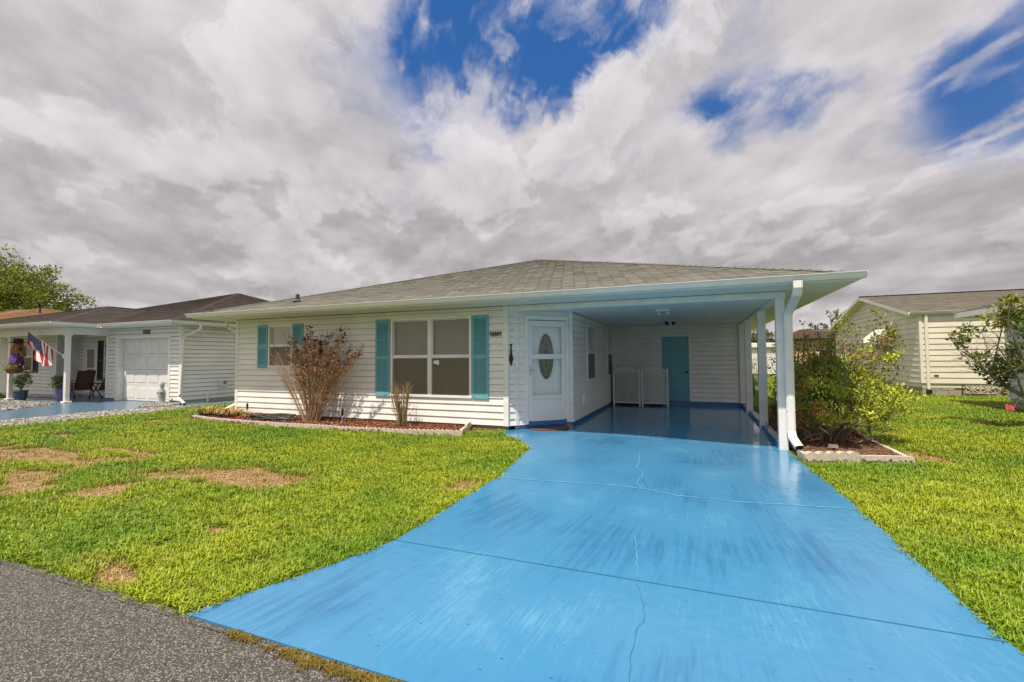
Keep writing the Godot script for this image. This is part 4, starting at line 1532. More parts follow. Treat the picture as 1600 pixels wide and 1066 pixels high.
func strap_clump(o: Vector3, r: float, n_: int, h: float, label: String, green: float) -> void:
	var b := MB.new()
	for k in n_:
		var a := rng.randf() * TAU
		var dir := Vector3(cos(a), 0, sin(a))
		var s := Vector3(-dir.z, 0, dir.x)
		var p := o + dir * r * 0.35 * rng.randf() + Vector3.UP * 0.01
		var l := h * rng.randf_range(0.7, 1.3)
		var g := rng.randf_range(0.75, 1.2)
		b.col = Color(0.46 * g, 0.30 * g, 0.11 * g) if rng.randf() > green else Color(0.13 * g, 0.19 * g, 0.03 * g)
		var w := rng.randf_range(0.012, 0.022)
		var prev := p
		for i in 4:
			var f := (i + 1) / 4.0
			var q := p + dir * r * f * rng.randf_range(0.8, 1.1) + Vector3.UP * (l * (f * 1.9 - f * f * 1.45))
			var w0 := w * (1.0 - 0.22 * i)
			var w1 := w * (1.0 - 0.22 * (i + 1))
			b.poly([prev - s * w0, prev + s * w0, q + s * w1, q - s * w1], Vector3.UP + dir)
			prev = q
	var bb := solo("spider_lily_clump", b, M.dry_leaves, o, label, "plant", "wilting strap-leaved plants at the left end of the bed")

func big_bush() -> void:
	var o := Vector3(2.15, 0, -10.0)
	var t := thing("green_bush", o, "large unkempt green and yellow bush with some brown leaves beside the carport post", "bush")
	var w := MB.new()
	var lf := MB.new()
	w.col = Color(0.20, 0.15, 0.10)
	var ends := []
	for k in 30:
		var a := TAU * k / 30.0 + rng.randf() * 0.4
		var e := o + Vector3(cos(a) * rng.randf_range(0.25, 1.15), rng.randf_range(0.55, 1.5), sin(a) * rng.randf_range(0.2, 1.0))
		w.col = Color(0.22, 0.17, 0.11) * rng.randf_range(0.7, 1.2)
		var pts := limb(w, o + Vector3(cos(a) * 0.3, 0.0, sin(a) * 0.3), e, rng.randf_range(0.012, 0.028), 0.006, 0.09, 6)
		ends.append(e)
		for j in 3:
			var p: Vector3 = pts[rng.randi_range(2, 5)]
			limb(w, p, p + rdir(0.5) * rng.randf_range(0.25, 0.6), 0.008, 0.003, 0.04, 4, 4)
	# low crooked branches
	for k in 9:
		var p := o + Vector3(rng.randf_range(-0.6, 0.5), 0.03, rng.randf_range(0.1, 0.7))
		limb(w, p, p + Vector3(rng.randf_range(-0.7, 0.9), rng.randf_range(0.2, 0.5), rng.randf_range(-0.2, 0.5)), 0.016, 0.007, 0.08, 6, 5)
	var yel0 := Color(0.32, 0.40, 0.03)
	var yel1 := Color(0.62, 0.60, 0.07)
	var gr0 := Color(0.08, 0.16, 0.015)
	var gr1 := Color(0.20, 0.28, 0.03)
	# centre, radii, leaves, colours
	var lobes := 0
	for k in 270:
		var a := rng.randf() * TAU
		var hh := rng.randf()
		var wide := sin(clampf(hh * 0.78 + 0.22, 0, 1) * PI)
		var p := o + Vector3(cos(a) * 1.15 * wide * rng.randf_range(0.55, 1.0) + 0.12, 0.32 + hh * 1.15, sin(a) * 0.95 * wide * rng.randf_range(0.55, 1.0))
		if p.x < 1.62: p.x = 1.62 + rng.randf() * 0.2
		if p.x < 2.15 and hh > 0.35 and rng.randf() < 0.45:
			continue
		var yy := clampf(0.25 + (p.x - 1.7) * 0.42 + rng.randf_range(-0.4, 0.4), 0, 1)
		clump(lf, p, Vector3(0.16, 0.09, 0.16), 52, 0.058, 0.030, gr0.lerp(yel0, yy), gr1.lerp(yel1, yy), 0.8)
	for p in [Vector3(1.68, 0.98, -9.2), Vector3(1.66, 0.42, -9.15), Vector3(2.3, 1.45, -10.2), Vector3(1.9, 0.62, -9.0), Vector3(2.7, 1.2, -9.9)]:
		clump(lf, p, Vector3(0.13, 0.12, 0.10), 55, 0.07, 0.032, Color(0.36, 0.13, 0.03), Color(0.22, 0.09, 0.03), 0.0)
	# a sprig reaching right and thin shoots on top
	for s in [[Vector3(2.7, 1.35, -9.9), Vector3(3.30, 1.53, -9.9), 0.7], [Vector3(2.5, 1.3, -10.0), Vector3(2.95, 1.66, -10.1), 0.8], [Vector3(2.9, 0.7, -9.7), Vector3(3.5, 0.85, -9.8), 1.0]]:
		limb(w, s[0], s[1], 0.008, 0.003, 0.03, 5, 4)
		for k in 5:
			clump(lf, s[0].lerp(s[1], 0.4 + 0.15 * k), Vector3(0.10, 0.05, 0.10), 22, 0.07, 0.034, yel0, yel1, 0.7)
	for k in 44:
		var p := o + Vector3(rng.randf_range(-0.5, 0.9), rng.randf_range(0.9, 1.3), rng.randf_range(-0.7, 0.6))
		var q := p + Vector3(rng.randf_range(-0.25, 0.3), rng.randf_range(0.45, 0.95), rng.randf_range(-0.2, 0.2))
		w.col = Color(0.30, 0.21, 0.13) * rng.randf_range(0.7, 1.2)
		limb(w, p, q, 0.006, 0.002, 0.04, 5, 4)
		for j in rng.randi_range(1, 4):
			var c := Color(0.30, 0.16, 0.05) if rng.randf() < 0.45 else Color(0.17, 0.21, 0.04)
			clump(lf, p.lerp(q, rng.randf_range(0.4, 1.0)), Vector3(0.06, 0.07, 0.06), rng.randi_range(5, 14), 0.055, 0.026, c, c * 0.6, 0.6)
	part("branch", w, M.bark, t, "stuff")
	part("leaf", lf, M.leaves, t, "stuff")

func sapling(at: Vector3, h: float, spread: float, n_: int, label: String, c0: Color, c1: Color, l := 0.09, per := 20) -> void:
	var t := thing("young_tree", at, label, "tree")
	var w := MB.new()
	var lf := MB.new()
	w.col = Color(0.26, 0.20, 0.14)
	var top := at + Vector3(spread * 0.15, h * 0.8, 0)
	var pts := limb(w, at, top, 0.035, 0.014, 0.04, 6, 7)
	for k in n_:
		var p: Vector3 = pts[rng.randi_range(2, 6)]
		var a := rng.randf() * TAU
		var q := p + Vector3(cos(a) * spread * rng.randf_range(0.4, 1.0), h * rng.randf_range(0.05, 0.35), sin(a) * spread * rng.randf_range(0.4, 1.0))
		q.y = minf(q.y, at.y + h)
		var pp := limb(w, p, q, 0.012, 0.004, 0.05, 5, 5)
		for j in 3:
			clump(lf, pp[3 + j % 3] + rdir() * 0.05, Vector3(0.14, 0.10, 0.14), per, l, l * 0.45, c0, c1, 0.5)
	part("trunk", w, M.bark, t)
	part("crown", lf, M.leaves, t, "stuff")

# a grown tree: trunk, limbs, twigs and a crown of many leaf clumps
func tree(at: Vector3, h: float, r: Vector3, clumps: int, per: int, l: float, c0: Color, c1: Color, label: String, group := "", trunk := 0.25) -> void:
	var t := thing("broadleaf_tree", at, label, "tree", group)
	var w := MB.new()
	var lf := MB.new()
	w.col = Color(0.13, 0.10, 0.075)
	var ctr := at + Vector3.UP * (h - r.y)
	limb(w, at, ctr, trunk, trunk * 0.55, trunk * 0.25, 5, 8)
	var tips := []
	for k in 16:
		var d := rdir(0.5)
		var e := ctr + d * r * rng.randf_range(0.6, 0.92)
		var pts := limb(w, at.lerp(ctr, rng.randf_range(0.6, 1.0)), e, trunk * 0.35, trunk * 0.06, r.x * 0.06, 6, 6)
		tips.append(pts)
		for j in 4:
			var p: Vector3 = pts[rng.randi_range(2, 6)]
			limb(w, p, p + rdir(0.3) * r.x * 0.28, trunk * 0.08, trunk * 0.02, r.x * 0.03, 4, 4)
	for k in clumps:
		var d := rdir(0.15)
		var p := ctr + d * r * pow(rng.randf(), 0.33) * rng.randf_range(0.75, 1.06)
		var s := rng.randf_range(0.6, 1.3)
		var mixed := rng.randf()
		clump(lf, p, Vector3(r.x * 0.13, r.y * 0.085, r.z * 0.13) * s, per, l, l * 0.5, c0.lerp(c1, mixed * 0.7), c0.lerp(c1, 0.3 + mixed * 0.7), 0.5)
	part("trunk", w, M.bark, t)
	part("crown", lf, M.leaves, t, "stuff")

func right_tree() -> void:
	var o := Vector3(9.05, 0, -15.6)
	o = Vector3(7.75, 0, -12.6)
	var t := thing("crooked_shrub_tree", o, "crooked low tree with long bare-barked limbs and green leaf tufts at the right edge", "tree")
	var w := MB.new()
	var lf := MB.new()
	w.col = Color(0.23, 0.19, 0.15)
	var at := func(u: float, vv: float, z: float) -> Vector3:
		var d := pixel_dir(u, vv)
		return Vector3(0, 1.5, 0) + d * (z / d.z)
	var z0 := -12.6
	# limbs traced through the air: points with their own depth
	var limbs := [
		[[1655, 655, 0.0], [1600, 619, -0.1], [1575, 606, -0.2], [1550, 586, -0.3], [1525, 562, -0.5], [1505, 542, -0.6], [1490, 530, -0.7]],
		[[1655, 655, 0.0], [1625, 600, 0.2], [1605, 570, 0.3], [1590, 540, 0.5], [1575, 505, 0.6], [1578, 475, 0.7]],
		[[1575, 606, -0.2], [1562, 590, -0.6], [1545, 583, -0.9], [1512, 576, -1.1]],
		[[1550, 586, -0.3], [1555, 560, 0.1], [1562, 530, 0.2], [1570, 500, 0.3]],
		[[1655, 655, 0.0], [1640, 580, -0.5], [1625, 530, -0.7], [1610, 490, -0.8]],
		[[1525, 562, -0.5], [1512, 555, -0.3], [1503, 548, 0.0]],
		[[1538, 574, -0.4], [1545, 548, -0.8], [1535, 520, -0.9]],
		[[1600, 619, -0.1], [1590, 590, 0.3], [1572, 560, 0.6], [1555, 535, 0.8]],
	]
	var ends := []
	for i in limbs.size():
		var pts := []
		var rr := []
		var n_: int = limbs[i].size()
		for k in n_:
			var q = limbs[i][k]
			pts.append(at.call(q[0], q[1], z0 + q[2]))
			rr.append(lerpf([0.055, 0.045, 0.022, 0.02, 0.04, 0.012, 0.016, 0.022][i], 0.007, float(k) / (n_ - 1)))
		w.tube(pts, rr, 7)
		ends.append(pts)
		for j in n_ * 4:
			var k := rng.randi_range(1, n_ - 1)
			var p: Vector3 = pts[k].lerp(pts[k - 1], rng.randf())
			limb(w, p, p + rdir(0.4) * rng.randf_range(0.15, 0.5), 0.006, 0.002, 0.03, 4, 4)
	var dk := Color(0.035, 0.085, 0.015)
	var md := Color(0.10, 0.16, 0.025)
	var yl := Color(0.28, 0.28, 0.05)
	# leaf tufts: point, spread, count, colours
	for q in [[1497, 527, -0.7, 0.20, 7, yl], [1515, 520, -0.6, 0.20, 6, md], [1505, 540, -0.6, 0.15, 5, md], [1530, 560, -0.5, 0.20, 8, md], [1540, 578, -0.5, 0.16, 7, dk], [1552, 572, -0.5, 0.24, 12, dk], [1560, 590, -0.4, 0.18, 7, dk], [1570, 562, 0.0, 0.26, 12, md], [1585, 580, 0.0, 0.24, 10, dk], [1572, 545, -0.2, 0.2, 7, md], [1560, 500, 0.3, 0.24, 9, yl], [1575, 490, 0.4, 0.26, 11, yl], [1590, 500, 0.5, 0.28, 11, md], [1580, 470, 0.6, 0.16, 6, yl], [1600, 480, 0.4, 0.25, 9, yl], [1598, 545, 0.2, 0.22, 6, md], [1612, 520, 0.0, 0.3, 10, md], [1565, 605, -0.2, 0.16, 4, dk], [1595, 565, 0.2, 0.18, 6, yl], [1630, 480, 0.0, 0.35, 10, md], [1640, 540, 0.0, 0.35, 10, md]]:
		var p: Vector3 = at.call(q[0], q[1], z0 + q[2])
		for k in q[4]:
			clump(lf, p + rdir() * q[3] * rng.randf_range(0.3, 1.0), Vector3(0.09, 0.06, 0.09), 15, 0.085, 0.04, q[5] * 0.8, q[5].lerp(yl, 0.35) * 1.15, 0.6)
	part("trunk", w, M.bark, t)
	part("leaf", lf, M.leaves, t, "stuff")

func shrub(o: Vector3, r: Vector3, clumps: int, c0: Color, c1: Color, label: String, l := 0.06) -> void:
	var t := thing("round_shrub", o, label, "shrub")
	var w := MB.new()
	w.col = Color(0.15, 0.11, 0.08)
	for k in 8:
		var d := rdir(0.6)
		d.y = absf(d.y)
		limb(w, o, o + Vector3.UP * r.y + d * r * 0.6, 0.015, 0.005, 0.04, 4, 5)
	var b := MB.new()
	for k in clumps:
		var d := rdir()
		clump(b, o + Vector3.UP * r.y + d * r * 0.85, r * 0.28, 30, l, l * 0.5, c0, c1, 0.5)
	part("stem", w, M.bark, t)
	part("leaf", b, M.leaves, t, "stuff")

# ------------------------------------------------------------------ small things
const ORD := ["first", "second", "third", "fourth", "fifth", "sixth", "seventh", "eighth", "ninth", "tenth", "eleventh", "twelfth", "thirteenth", "fourteenth"]

func edging(a: Vector2, b: Vector2, h: float, sc: float, label: String, group: String, y := -0.03, th := 0.055) -> void:
	var d := b - a
	var n_ := maxi(int(round(d.length() / (sc * 2.0))), 1)
	var q := PackedVector2Array([Vector2(0, 0)])
	var w := (d.length() - 0.012) / n_
	var hs := minf(w * 0.30, 0.055)
	if sc > 0.2: hs = 0.012
	q.append(Vector2(0, h - hs * 0.93))
	for k in n_:
		for s in 5:
			var an := PI * (s + 0.5) / 5.0
			q.append(Vector2(w * (k + 0.5) - cos(an) * w * 0.48, h - hs + sin(an) * hs))
	q.append(Vector2(d.length() - 0.012, h - hs * 0.93))
	q.append(Vector2(d.length() - 0.012, 0))
	var ax := Vector3(d.x, 0, d.y).normalized()
	var at := Vector3(a.x, y + dip(a.x, a.y), a.y)
	var mb := MB.new()
	var tilt := Basis(ax, rng.randf_range(-0.06, 0.06)) * Basis(Vector3.UP, rng.randf_range(-0.012, 0.012))
	mb.prism(q, Transform3D(tilt * Basis(ax, Vector3.UP, ax.cross(Vector3.UP)), at + Vector3.UP * rng.randf_range(-0.008, 0.006)), -th)
	solo("edging_block", mb, M.block_white, at, label, "edging block", group)

func make_small() -> void:
	var c := Curve2D.new()
	for p in [Vector2(-12.12, -7.9), Vector2(-11.2, -7.76), Vector2(-10.3, -7.68), Vector2(-8.5, -7.64), Vector2(-6.85, -7.68), Vector2(-5.5, -7.82), Vector2(-4.25, -7.98)]:
		c.add_point(p)
	var L := c.get_baked_length()
	for k in 13:
		edging(c.sample_baked(L * k / 13.0), c.sample_baked(L * (k + 1) / 13.0), 0.125, 0.05, "pinkish white scalloped edging block, %s from the left along the front flower bed" % ORD[k], "edging blocks along the front of the flower bed")
	edging(Vector2(-4.25, -7.98), Vector2(-4.38, -8.42), 0.16, 0.05, "taller white scalloped edging block at the bed's right front corner", "edging blocks at the bed's right end")
	edging(Vector2(-4.38, -8.43), Vector2(-4.50, -8.86), 0.20, 0.05, "white scalloped edging block touching the wall beside the painted drive", "edging blocks at the bed's right end")
	edging(Vector2(-12.62, -8.75), Vector2(-12.14, -7.92), 0.12, 0.05, "edging block turning the left end of the front flower bed", "")
	# right bed
	edging(Vector2(1.53, -7.98), Vector2(2.27, -8.27), 0.20, 0.085, "thick scalloped edging block below the carport downspout's mouth", "", -0.05, 0.10)
	edging(Vector2(1.475, -8.42), Vector2(1.51, -7.97), 0.16, 0.3, "smooth white edging block between the blue drive and the side bed", "", -0.05, 0.07)
	edging(Vector2(2.28, -8.30), Vector2(3.0, -8.50), 0.13, 0.4, "low plain edging block at the front right of the side bed", "", -0.03, 0.09)
	for k in 5:
		edging(Vector2(2.995 - 0.02 * k, -8.52 - 0.6 * k), Vector2(2.98 - 0.02 * k, -9.11 - 0.6 * k), 0.10, 0.045, "toothed edging block, %s from the street along the side bed's lawn edge" % ORD[k], "toothed edging blocks along the lawn side of the bed")
	# door mat
	var b := MB.new()
	var q := PackedVector2Array()
	for k in 21:
		var a := PI * k / 20.0
		q.append(Vector2(-cos(a) * 0.46, sin(a) * 0.36))
	var dg := Vector3(1.0, 0, -0.97).normalized()
	var dn := Vector3(0.97, 0, 1.0).normalized()
	b.prism(q, Transform3D(Basis(dg, dn, Vector3.UP), Vector3(-2.94, 0.008, -9.46)), 0.016)
	solo("door_mat", b, M.coir, Vector3(-2.94, 0.008, -9.46), "half-round rust brown door mat on the blue floor before the entry door", "door mat")
	# lattice screens
	for k in 2:
		var x0: float = [-2.46, -1.575][k]
		var x1: float = [-1.60, -0.765][k]
		var z := -14.85
		var t := thing("lattice_screen", Vector3((x0 + x1) * 0.5, 0, z), ["white arched lattice screen beside the carport's side wall", "white arched lattice screen standing before the teal back door"][k], "screen", "lattice screens in the carport")
		for x in [x0, x1 - 0.055]:
			b = MB.new()
			b.box(Vector3(x, 0.0, z - 0.03), Vector3(x + 0.055, 1.15, z + 0.03), 0.004)
			b.cbox(Vector3(x + 0.0275, 1.155, z), Vector3(0.065, 0.012, 0.07), 0.003, Basis.IDENTITY)
			part("post", b, M.lattice, t)
		b = MB.new()
		b.box(Vector3(x0 + 0.055, 0.07, z - 0.018), Vector3(x1 - 0.055, 0.115, z + 0.018), 0.003)
		part("rail", b, M.lattice, t)
		b = MB.new()
		var w := x1 - x0 - 0.11
		var arc := []
		for i in 13:
			var f := i / 12.0
			arc.append(Vector3(x0 + 0.055 + w * f, 1.075 + 0.115 * sin(f * PI), z))
		for i in 12:
			b.beam(arc[i], arc[i + 1], 0.036, 0.05)
		part("arched_rail", b, M.lattice, t)
		b = MB.new()
		var st := 0.068
		for s in [1, -1]:
			var u := -1.3
			while u < 1.6:
				# strip along the diagonal, clipped to the frame
				var p := []
				for i in 60:
					var f := i / 59.0 * 1.35
					var px := x0 + 0.055 + u + f if s == 1 else x1 - 0.055 - u - f
					var py := 0.10 + f
					var top := 1.075 + 0.115 * sin(clampf((px - x0 - 0.055) / w, 0, 1) * PI)
					if px > x0 + 0.055 and px < x1 - 0.055 and py < top:
						p.append(Vector3(px, py, z + 0.006 * s))
				if p.size() > 1:
					b.beam(p[0], p[-1], 0.006, 0.019, 0.0, Vector3(s, -1, 0).normalized())
				u += st
		part("lattice", b, M.lattice, t, "stuff")
	# what stands behind the screens
	var bn := thing("dark_bin", Vector3(-2.05, 0, -15.22), "dark grey wheeled bin hidden behind the left lattice screen", "bin")
	b = MB.new()
	b.prism(PackedVector2Array([Vector2(-0.24, 0.06), Vector2(0.24, 0.06), Vector2(0.29, 0.96), Vector2(-0.29, 0.96)]), Transform3D(Basis.IDENTITY, Vector3(-2.05, 0, -15.47)), 0.5)
	part("body", b, M.hose, bn)
	b = MB.new()
	b.box(Vector3(-2.36, 0.961, -15.50), Vector3(-1.74, 1.01, -14.94), 0.015)
	part("lid", b, M.hose, bn)
	for s in [-1.0, 1.0]:
		b = MB.new()
		b.tube([Vector3(-2.05 + s * 0.25, 0.09, -15.45), Vector3(-2.05 + s * 0.30, 0.09, -15.45)], [0.09, 0.09], 14)
		part("wheel", b, M.black, bn)
	var ap := thing("white_appliance", Vector3(-1.16, 0, -15.2), "white box-shaped appliance hidden behind the right lattice screen", "appliance")
	b = MB.new()
	b.box(Vector3(-1.36, 0.10, -15.48), Vector3(-0.96, 0.98, -15.06), 0.02)
	part("cabinet", b, M.garage_white, ap)
	b = MB.new()
	b.box(Vector3(-1.34, 0.0, -15.46), Vector3(-0.98, 0.099, -15.08), 0.01)
	part("plinth", b, M.black, ap)
	# solar path lights
	for p in [[-11.15, -8.72, "short black path light by the strap-leaved plants at the bed's left end"], [-7.72, -8.50, "black-topped path light in the mulch right of the twiggy bush"]]:
		var t := thing("path_light", Vector3(p[0], 0, p[1]), p[2], "path light", "path lights in the front bed")
		b = MB.new()
		b.tube([Vector3(p[0], 0.0, p[1]), Vector3(p[0], 0.2, p[1])], [0.012, 0.012], 8)
		part("stake", b, M.trim_white, t)
		b = MB.new()
		b.lathe([Vector2(0, 0.36), Vector2(0.022, 0.355), Vector2(0.027, 0.33), Vector2(0.025, 0.20), Vector2(0.018, 0.19), Vector2(0, 0.19)], 12, Vector3(p[0], 0, p[1]))
		part("lamp_head", b, M.black, t)
		b = MB.new()
		b.lathe([Vector2(0, 0.05), Vector2(0.05, 0.045), Vector2(0.07, 0.01), Vector2(0.07, 0.0)], 12, Vector3(p[0], 0.0, p[1]))
		part("base", b, M.block_white, t)
	# heap of soaker hose
	b = MB.new()
	var pts := []
	var rr := []
	for i in 190:
		var f := i / 190.0
		var a := f * TAU * 8.5
		var r := 0.34 + 0.16 * sin(f * 21.0) + 0.05 * sin(f * 57.0)
		pts.append(Vector3(-9.75 + cos(a) * r * 1.55, 0.05 + 0.09 * f + 0.03 * sin(a * 2.3), -8.30 + sin(a) * r * 0.62))
		rr.append(0.017)
	b.tube(pts, rr, 7)
	solo("coiled_hose", b, M.hose, Vector3(-9.75, 0, -8.3), "dark grey heap of coiled hose lying on the mulch", "hose")
	strap_clump(Vector3(-12.15, 0.0, -8.35), 0.42, 130, 0.36, "tan and green strap-leaved plant at the far left corner of the bed", 0.45)
	strap_clump(Vector3(-11.75, 0.0, -8.5), 0.36, 90, 0.30, "tan strap-leaved plant under the white downspout extension", 0.2)
	strap_clump(Vector3(-11.25, 0.0, -8.35), 0.42, 120, 0.34, "mostly yellowed strap-leaved plant left of the coiled hose", 0.1)
	strap_clump(Vector3(-10.75, 0.0, -8.45), 0.30, 55, 0.20, "small dry strap-leaved plant touching the coiled hose", 0.1)
	# rock and pink marker flag
	var rk := MeshInstance3D.new()
	rk.name = "rock"
	rk.mesh = pebble(31, 0.06)
	rk.material_override = M.concrete
	add_child(rk)
	rk.position = Vector3(2.1, 0.02, -9.05)
	rk.scale = Vector3(1.5, 0.7, 1.0)
	meta(rk, "grey rock on the dirt under the green bush", "rock")
	var fl := thing("marker_flag", Vector3(7.19, 0, -15.2), "small pink marker flag in the right lawn", "marker flag")
	b = MB.new()
	b.tube([Vector3(7.19, -0.03, -15.2), Vector3(7.19, 0.30, -15.2)], [0.004, 0.004], 6)
	part("wire", b, M.silver, fl)
	b = MB.new()
	for k in 4:
		b.poly([Vector3(7.19 + 0.04 * k, 0.15, -15.2 + 0.02 * sin(k * 1.7)), Vector3(7.23 + 0.04 * k, 0.15 - 0.01 * k, -15.2 + 0.02 * sin((k + 1) * 1.7)), Vector3(7.23 + 0.04 * k, 0.29 - 0.015 * k, -15.2 + 0.02 * sin((k + 1) * 1.7)), Vector3(7.19 + 0.04 * k, 0.30 - 0.01 * k, -15.2 + 0.02 * sin(k * 1.7))], Vector3.BACK)
	part("flag_cloth", b, M.pink, fl)
# ------------------------------------------------------------------ neighbours
func left_house() -> void:
	var h := thing("neighbour_house", Vector3(-21, 0, -12), "neighbour's white house with brown hip roofs, porch and single garage", "house")
	var X := Vector3.RIGHT
	var F := Vector3.BACK
	var S: Material = M.neighbour_siding
	var Tm: Material = M.neighbour_trim
	var gz := -10.6
	var core := MB.new()
	core.box(Vector3(-17.02, -0.1, -24.0), Vector3(-16.96, 2.76, gz - 0.03))
	core.box(Vector3(-21.28, -0.1, gz - 0.20), Vector3(-20.5, 2.76, gz - 0.09))
	core.box(Vector3(-17.55, -0.1, gz - 0.20), Vector3(-17.021, 2.76, gz - 0.09))
	core.box(Vector3(-20.499, 2.36, gz - 0.20), Vector3(-17.551, 2.76, gz - 0.091))
	core.box(Vector3(-21.28, -0.1, -11.5), Vector3(-21.14, 2.76, gz - 0.201))
	core.box(Vector3(-25.28, -0.1, -11.80), Vector3(-21.281, 2.76, -11.68))
	core.box(Vector3(-25.42, -0.1, -11.679), Vector3(-25.30, 2.76, -10.84))
	core.box(Vector3(-30.0, -0.1, -11.0), Vector3(-25.421, 2.76, -10.90))
	core.box(Vector3(-30.0, -0.1, -24.0), Vector3(-29.88, 2.76, -10.951))
	part("wall", core, S, h)
	# garage front
	siding(h, Vector3(-21.28, 0, gz), X, F, 4.38, 0.10, 2.75, 0.152, [[0.60, 3.82, -1.0, 2.45]], S, false)
	siding(h, Vector3(-16.90, 0, gz), Vector3(0, 0, -1), X, 13.0, 0.10, 2.75, 0.152, [], S, false)
	siding(h, Vector3(-21.28, 0, -11.49), F, Vector3.LEFT, 0.88, 0.10, 2.75, 0.152, [], S, false)
	siding(h, Vector3(-25.28, 0, -11.58), X, F, 4.0, 0.08, 2.75, 0.152, [[0.34, 1.36, -1, 2.25], [1.83, 3.1, 0.9, 2.35]], S, false)
	siding(h, Vector3(-25.28, 0, -10.80), Vector3(0, 0, -1), X, 0.80, 0.10, 2.75, 0.152, [], S, false)
	siding(h, Vector3(-30.0, 0, -10.80), X, F, 4.72, 0.10, 2.75, 0.152, [[2.10, 2.82, 1.12, 2.32]], S, false)
	for t in [[Vector3(-16.98, 0.08, gz - 0.08), Vector3(-16.87, 2.75, gz + 0.03)], [Vector3(-21.31, 0.08, gz - 0.05), Vector3(-21.20, 2.75, gz + 0.03)], [Vector3(-25.36, 0.08, -10.86), Vector3(-25.25, 2.75, -10.77)]]:
		trim(h, t[0], t[1], Tm)
	var fb := MB.new()
	fb.box(Vector3(-21.29, -0.1, gz - 0.1), Vector3(-20.70, 0.098, gz + 0.022))
	part("plinth", fb, M.neighbour_paint, h)
	# garage door: four sections with raised panels
	var dz := gz - 0.16
	var g := MB.new()
	g.box(Vector3(-20.50, 0.0, dz - 0.05), Vector3(-17.55, 2.36, dz - 0.03))
	var gd := part("garage_door", g, M.garage_white, h)
	for r in 4:
		var s := MB.new()
		var y0 := 0.01 + r * 0.59
		s.box(Vector3(-20.49, y0, dz - 0.03), Vector3(-17.56, y0 + 0.582, dz), 0.006)
		for c in 4:
			var x0 := -20.38 + c * 0.71
			s.box(Vector3(x0, y0 + 0.10, dz), Vector3(x0 + 0.56, y0 + 0.48, dz + 0.012), 0.010)
		part("door_section", s, M.garage_white, gd)
	for t in [[Vector3(-20.69, 0.0, gz - 0.2), Vector3(-20.501, 2.46, gz + 0.035)], [Vector3(-17.549, 0.0, gz - 0.2), Vector3(-17.44, 2.46, gz + 0.035)], [Vector3(-20.50, 2.361, gz - 0.2), Vector3(-17.55, 2.46, gz + 0.034)]]:
		trim(h, t[0], t[1], Tm, "door_jamb")
	var nb := MB.new()
	nb.box(Vector3(-19.03, 2.51, gz + 0.02), Vector3(-18.62, 2.65, gz + 0.04), 0.004)
	var np := part("number_plate", nb, M.pipe_grey, h)
	var tm := TextMesh.new()
	tm.text = "1604"
	tm.font_size = 32
	tm.pixel_size = 0.0034
	tm.depth = 0.006
	var sf := SystemFont.new()
	sf.font_names = PackedStringArray(["Droid Sans"])
	tm.font = sf
	# the plate's writing is too small in the photograph to read, so it stays a row of strokes
	var stro := MB.new()
	for k in 4:
		stro.box(Vector3(-18.97 + k * 0.085, 2.54, gz + 0.041), Vector3(-18.925 + k * 0.085, 2.62, gz + 0.045))
	part("number_strokes", stro, M.wood_post, np, "stuff")
	# porch: window with dark shutters, door, second window
	window(h, Vector3(-30.0, 0, -10.80), X, F, 2.12, 2.80, 1.14, 2.30, 1, false, M.curtain, Tm)
	shutter(h, Vector3(-30.0, 0, -10.80), X, F, 2.90, 3.30, 1.02, 2.42, M.purple_dark)
	shutter(h, Vector3(-30.0, 0, -10.80), X, F, 1.62, 2.02, 1.02, 2.42, M.purple_dark)
	var o := Vector3(-25.28, 0, -11.58)
	window(h, o, X, F, 1.92, 2.92, 0.98, 2.28, 1, true, M.curtain, Tm)
	shutter(h, o, X, F, 1.42, 1.80, 0.70, 2.40, M.purple_dark)
	var db := MB.new()
	db.box(o + Vector3(0.44, 0.08, -0.01), o + Vector3(0.58, 2.16, 0.025), 0.004)
	db.box(o + Vector3(1.14, 0.08, -0.01), o + Vector3(1.28, 2.16, 0.025), 0.004)
	db.box(o + Vector3(0.581, 2.02, -0.01), o + Vector3(1.139, 2.16, 0.024), 0.004)
	db.box(o + Vector3(0.581, 1.16, -0.01), o + Vector3(1.139, 1.23, 0.024), 0.004)
	db.box(o + Vector3(0.581, 0.08, -0.01), o + Vector3(1.139, 0.42, 0.024), 0.004)
	var pd := part("porch_door", db, M.door_white, h)
	for q in [[0.42, 1.16, "screen"], [1.23, 2.02, "glass"]]:
		var pb := MB.new()
		pb.poly([o + Vector3(0.581, q[0], 0.008), o + Vector3(1.139, q[0], 0.008), o + Vector3(1.139, q[1], 0.008), o + Vector3(0.581, q[1], 0.008)], F)
		part("pane", pb, M[q[2]], pd)
	var bk := MB.new()
	bk.poly([o + Vector3(0.56, 0.4, -0.012), o + Vector3(1.16, 0.4, -0.012), o + Vector3(1.16, 2.05, -0.012), o + Vector3(0.56, 2.05, -0.012)], F)
	part("inner_door", bk, M.curtain, pd)
	db = MB.new()
	db.box(o + Vector3(0.36, 0.08, -0.02), o + Vector3(0.43, 2.25, 0.03), 0.004)
	db.box(o + Vector3(1.29, 0.08, -0.02), o + Vector3(1.36, 2.25, 0.03), 0.004)
	db.box(o + Vector3(0.431, 2.17, -0.02), o + Vector3(1.289, 2.25, 0.029), 0.004)
	part("door_frame", db, Tm, pd)
	db = MB.new()
	db.lathe([Vector2(0, 0.06), Vector2(0.03, 0.05), Vector2(0.03, 0.03), Vector2(0.012, 0.02), Vector2(0.012, 0)], 10, o + Vector3(1.21, 0.95, 0.025), Basis(X, Vector3(0, 0, 1), Vector3(0, -1, 0)))
	part("door_knob", db, M.black, pd)
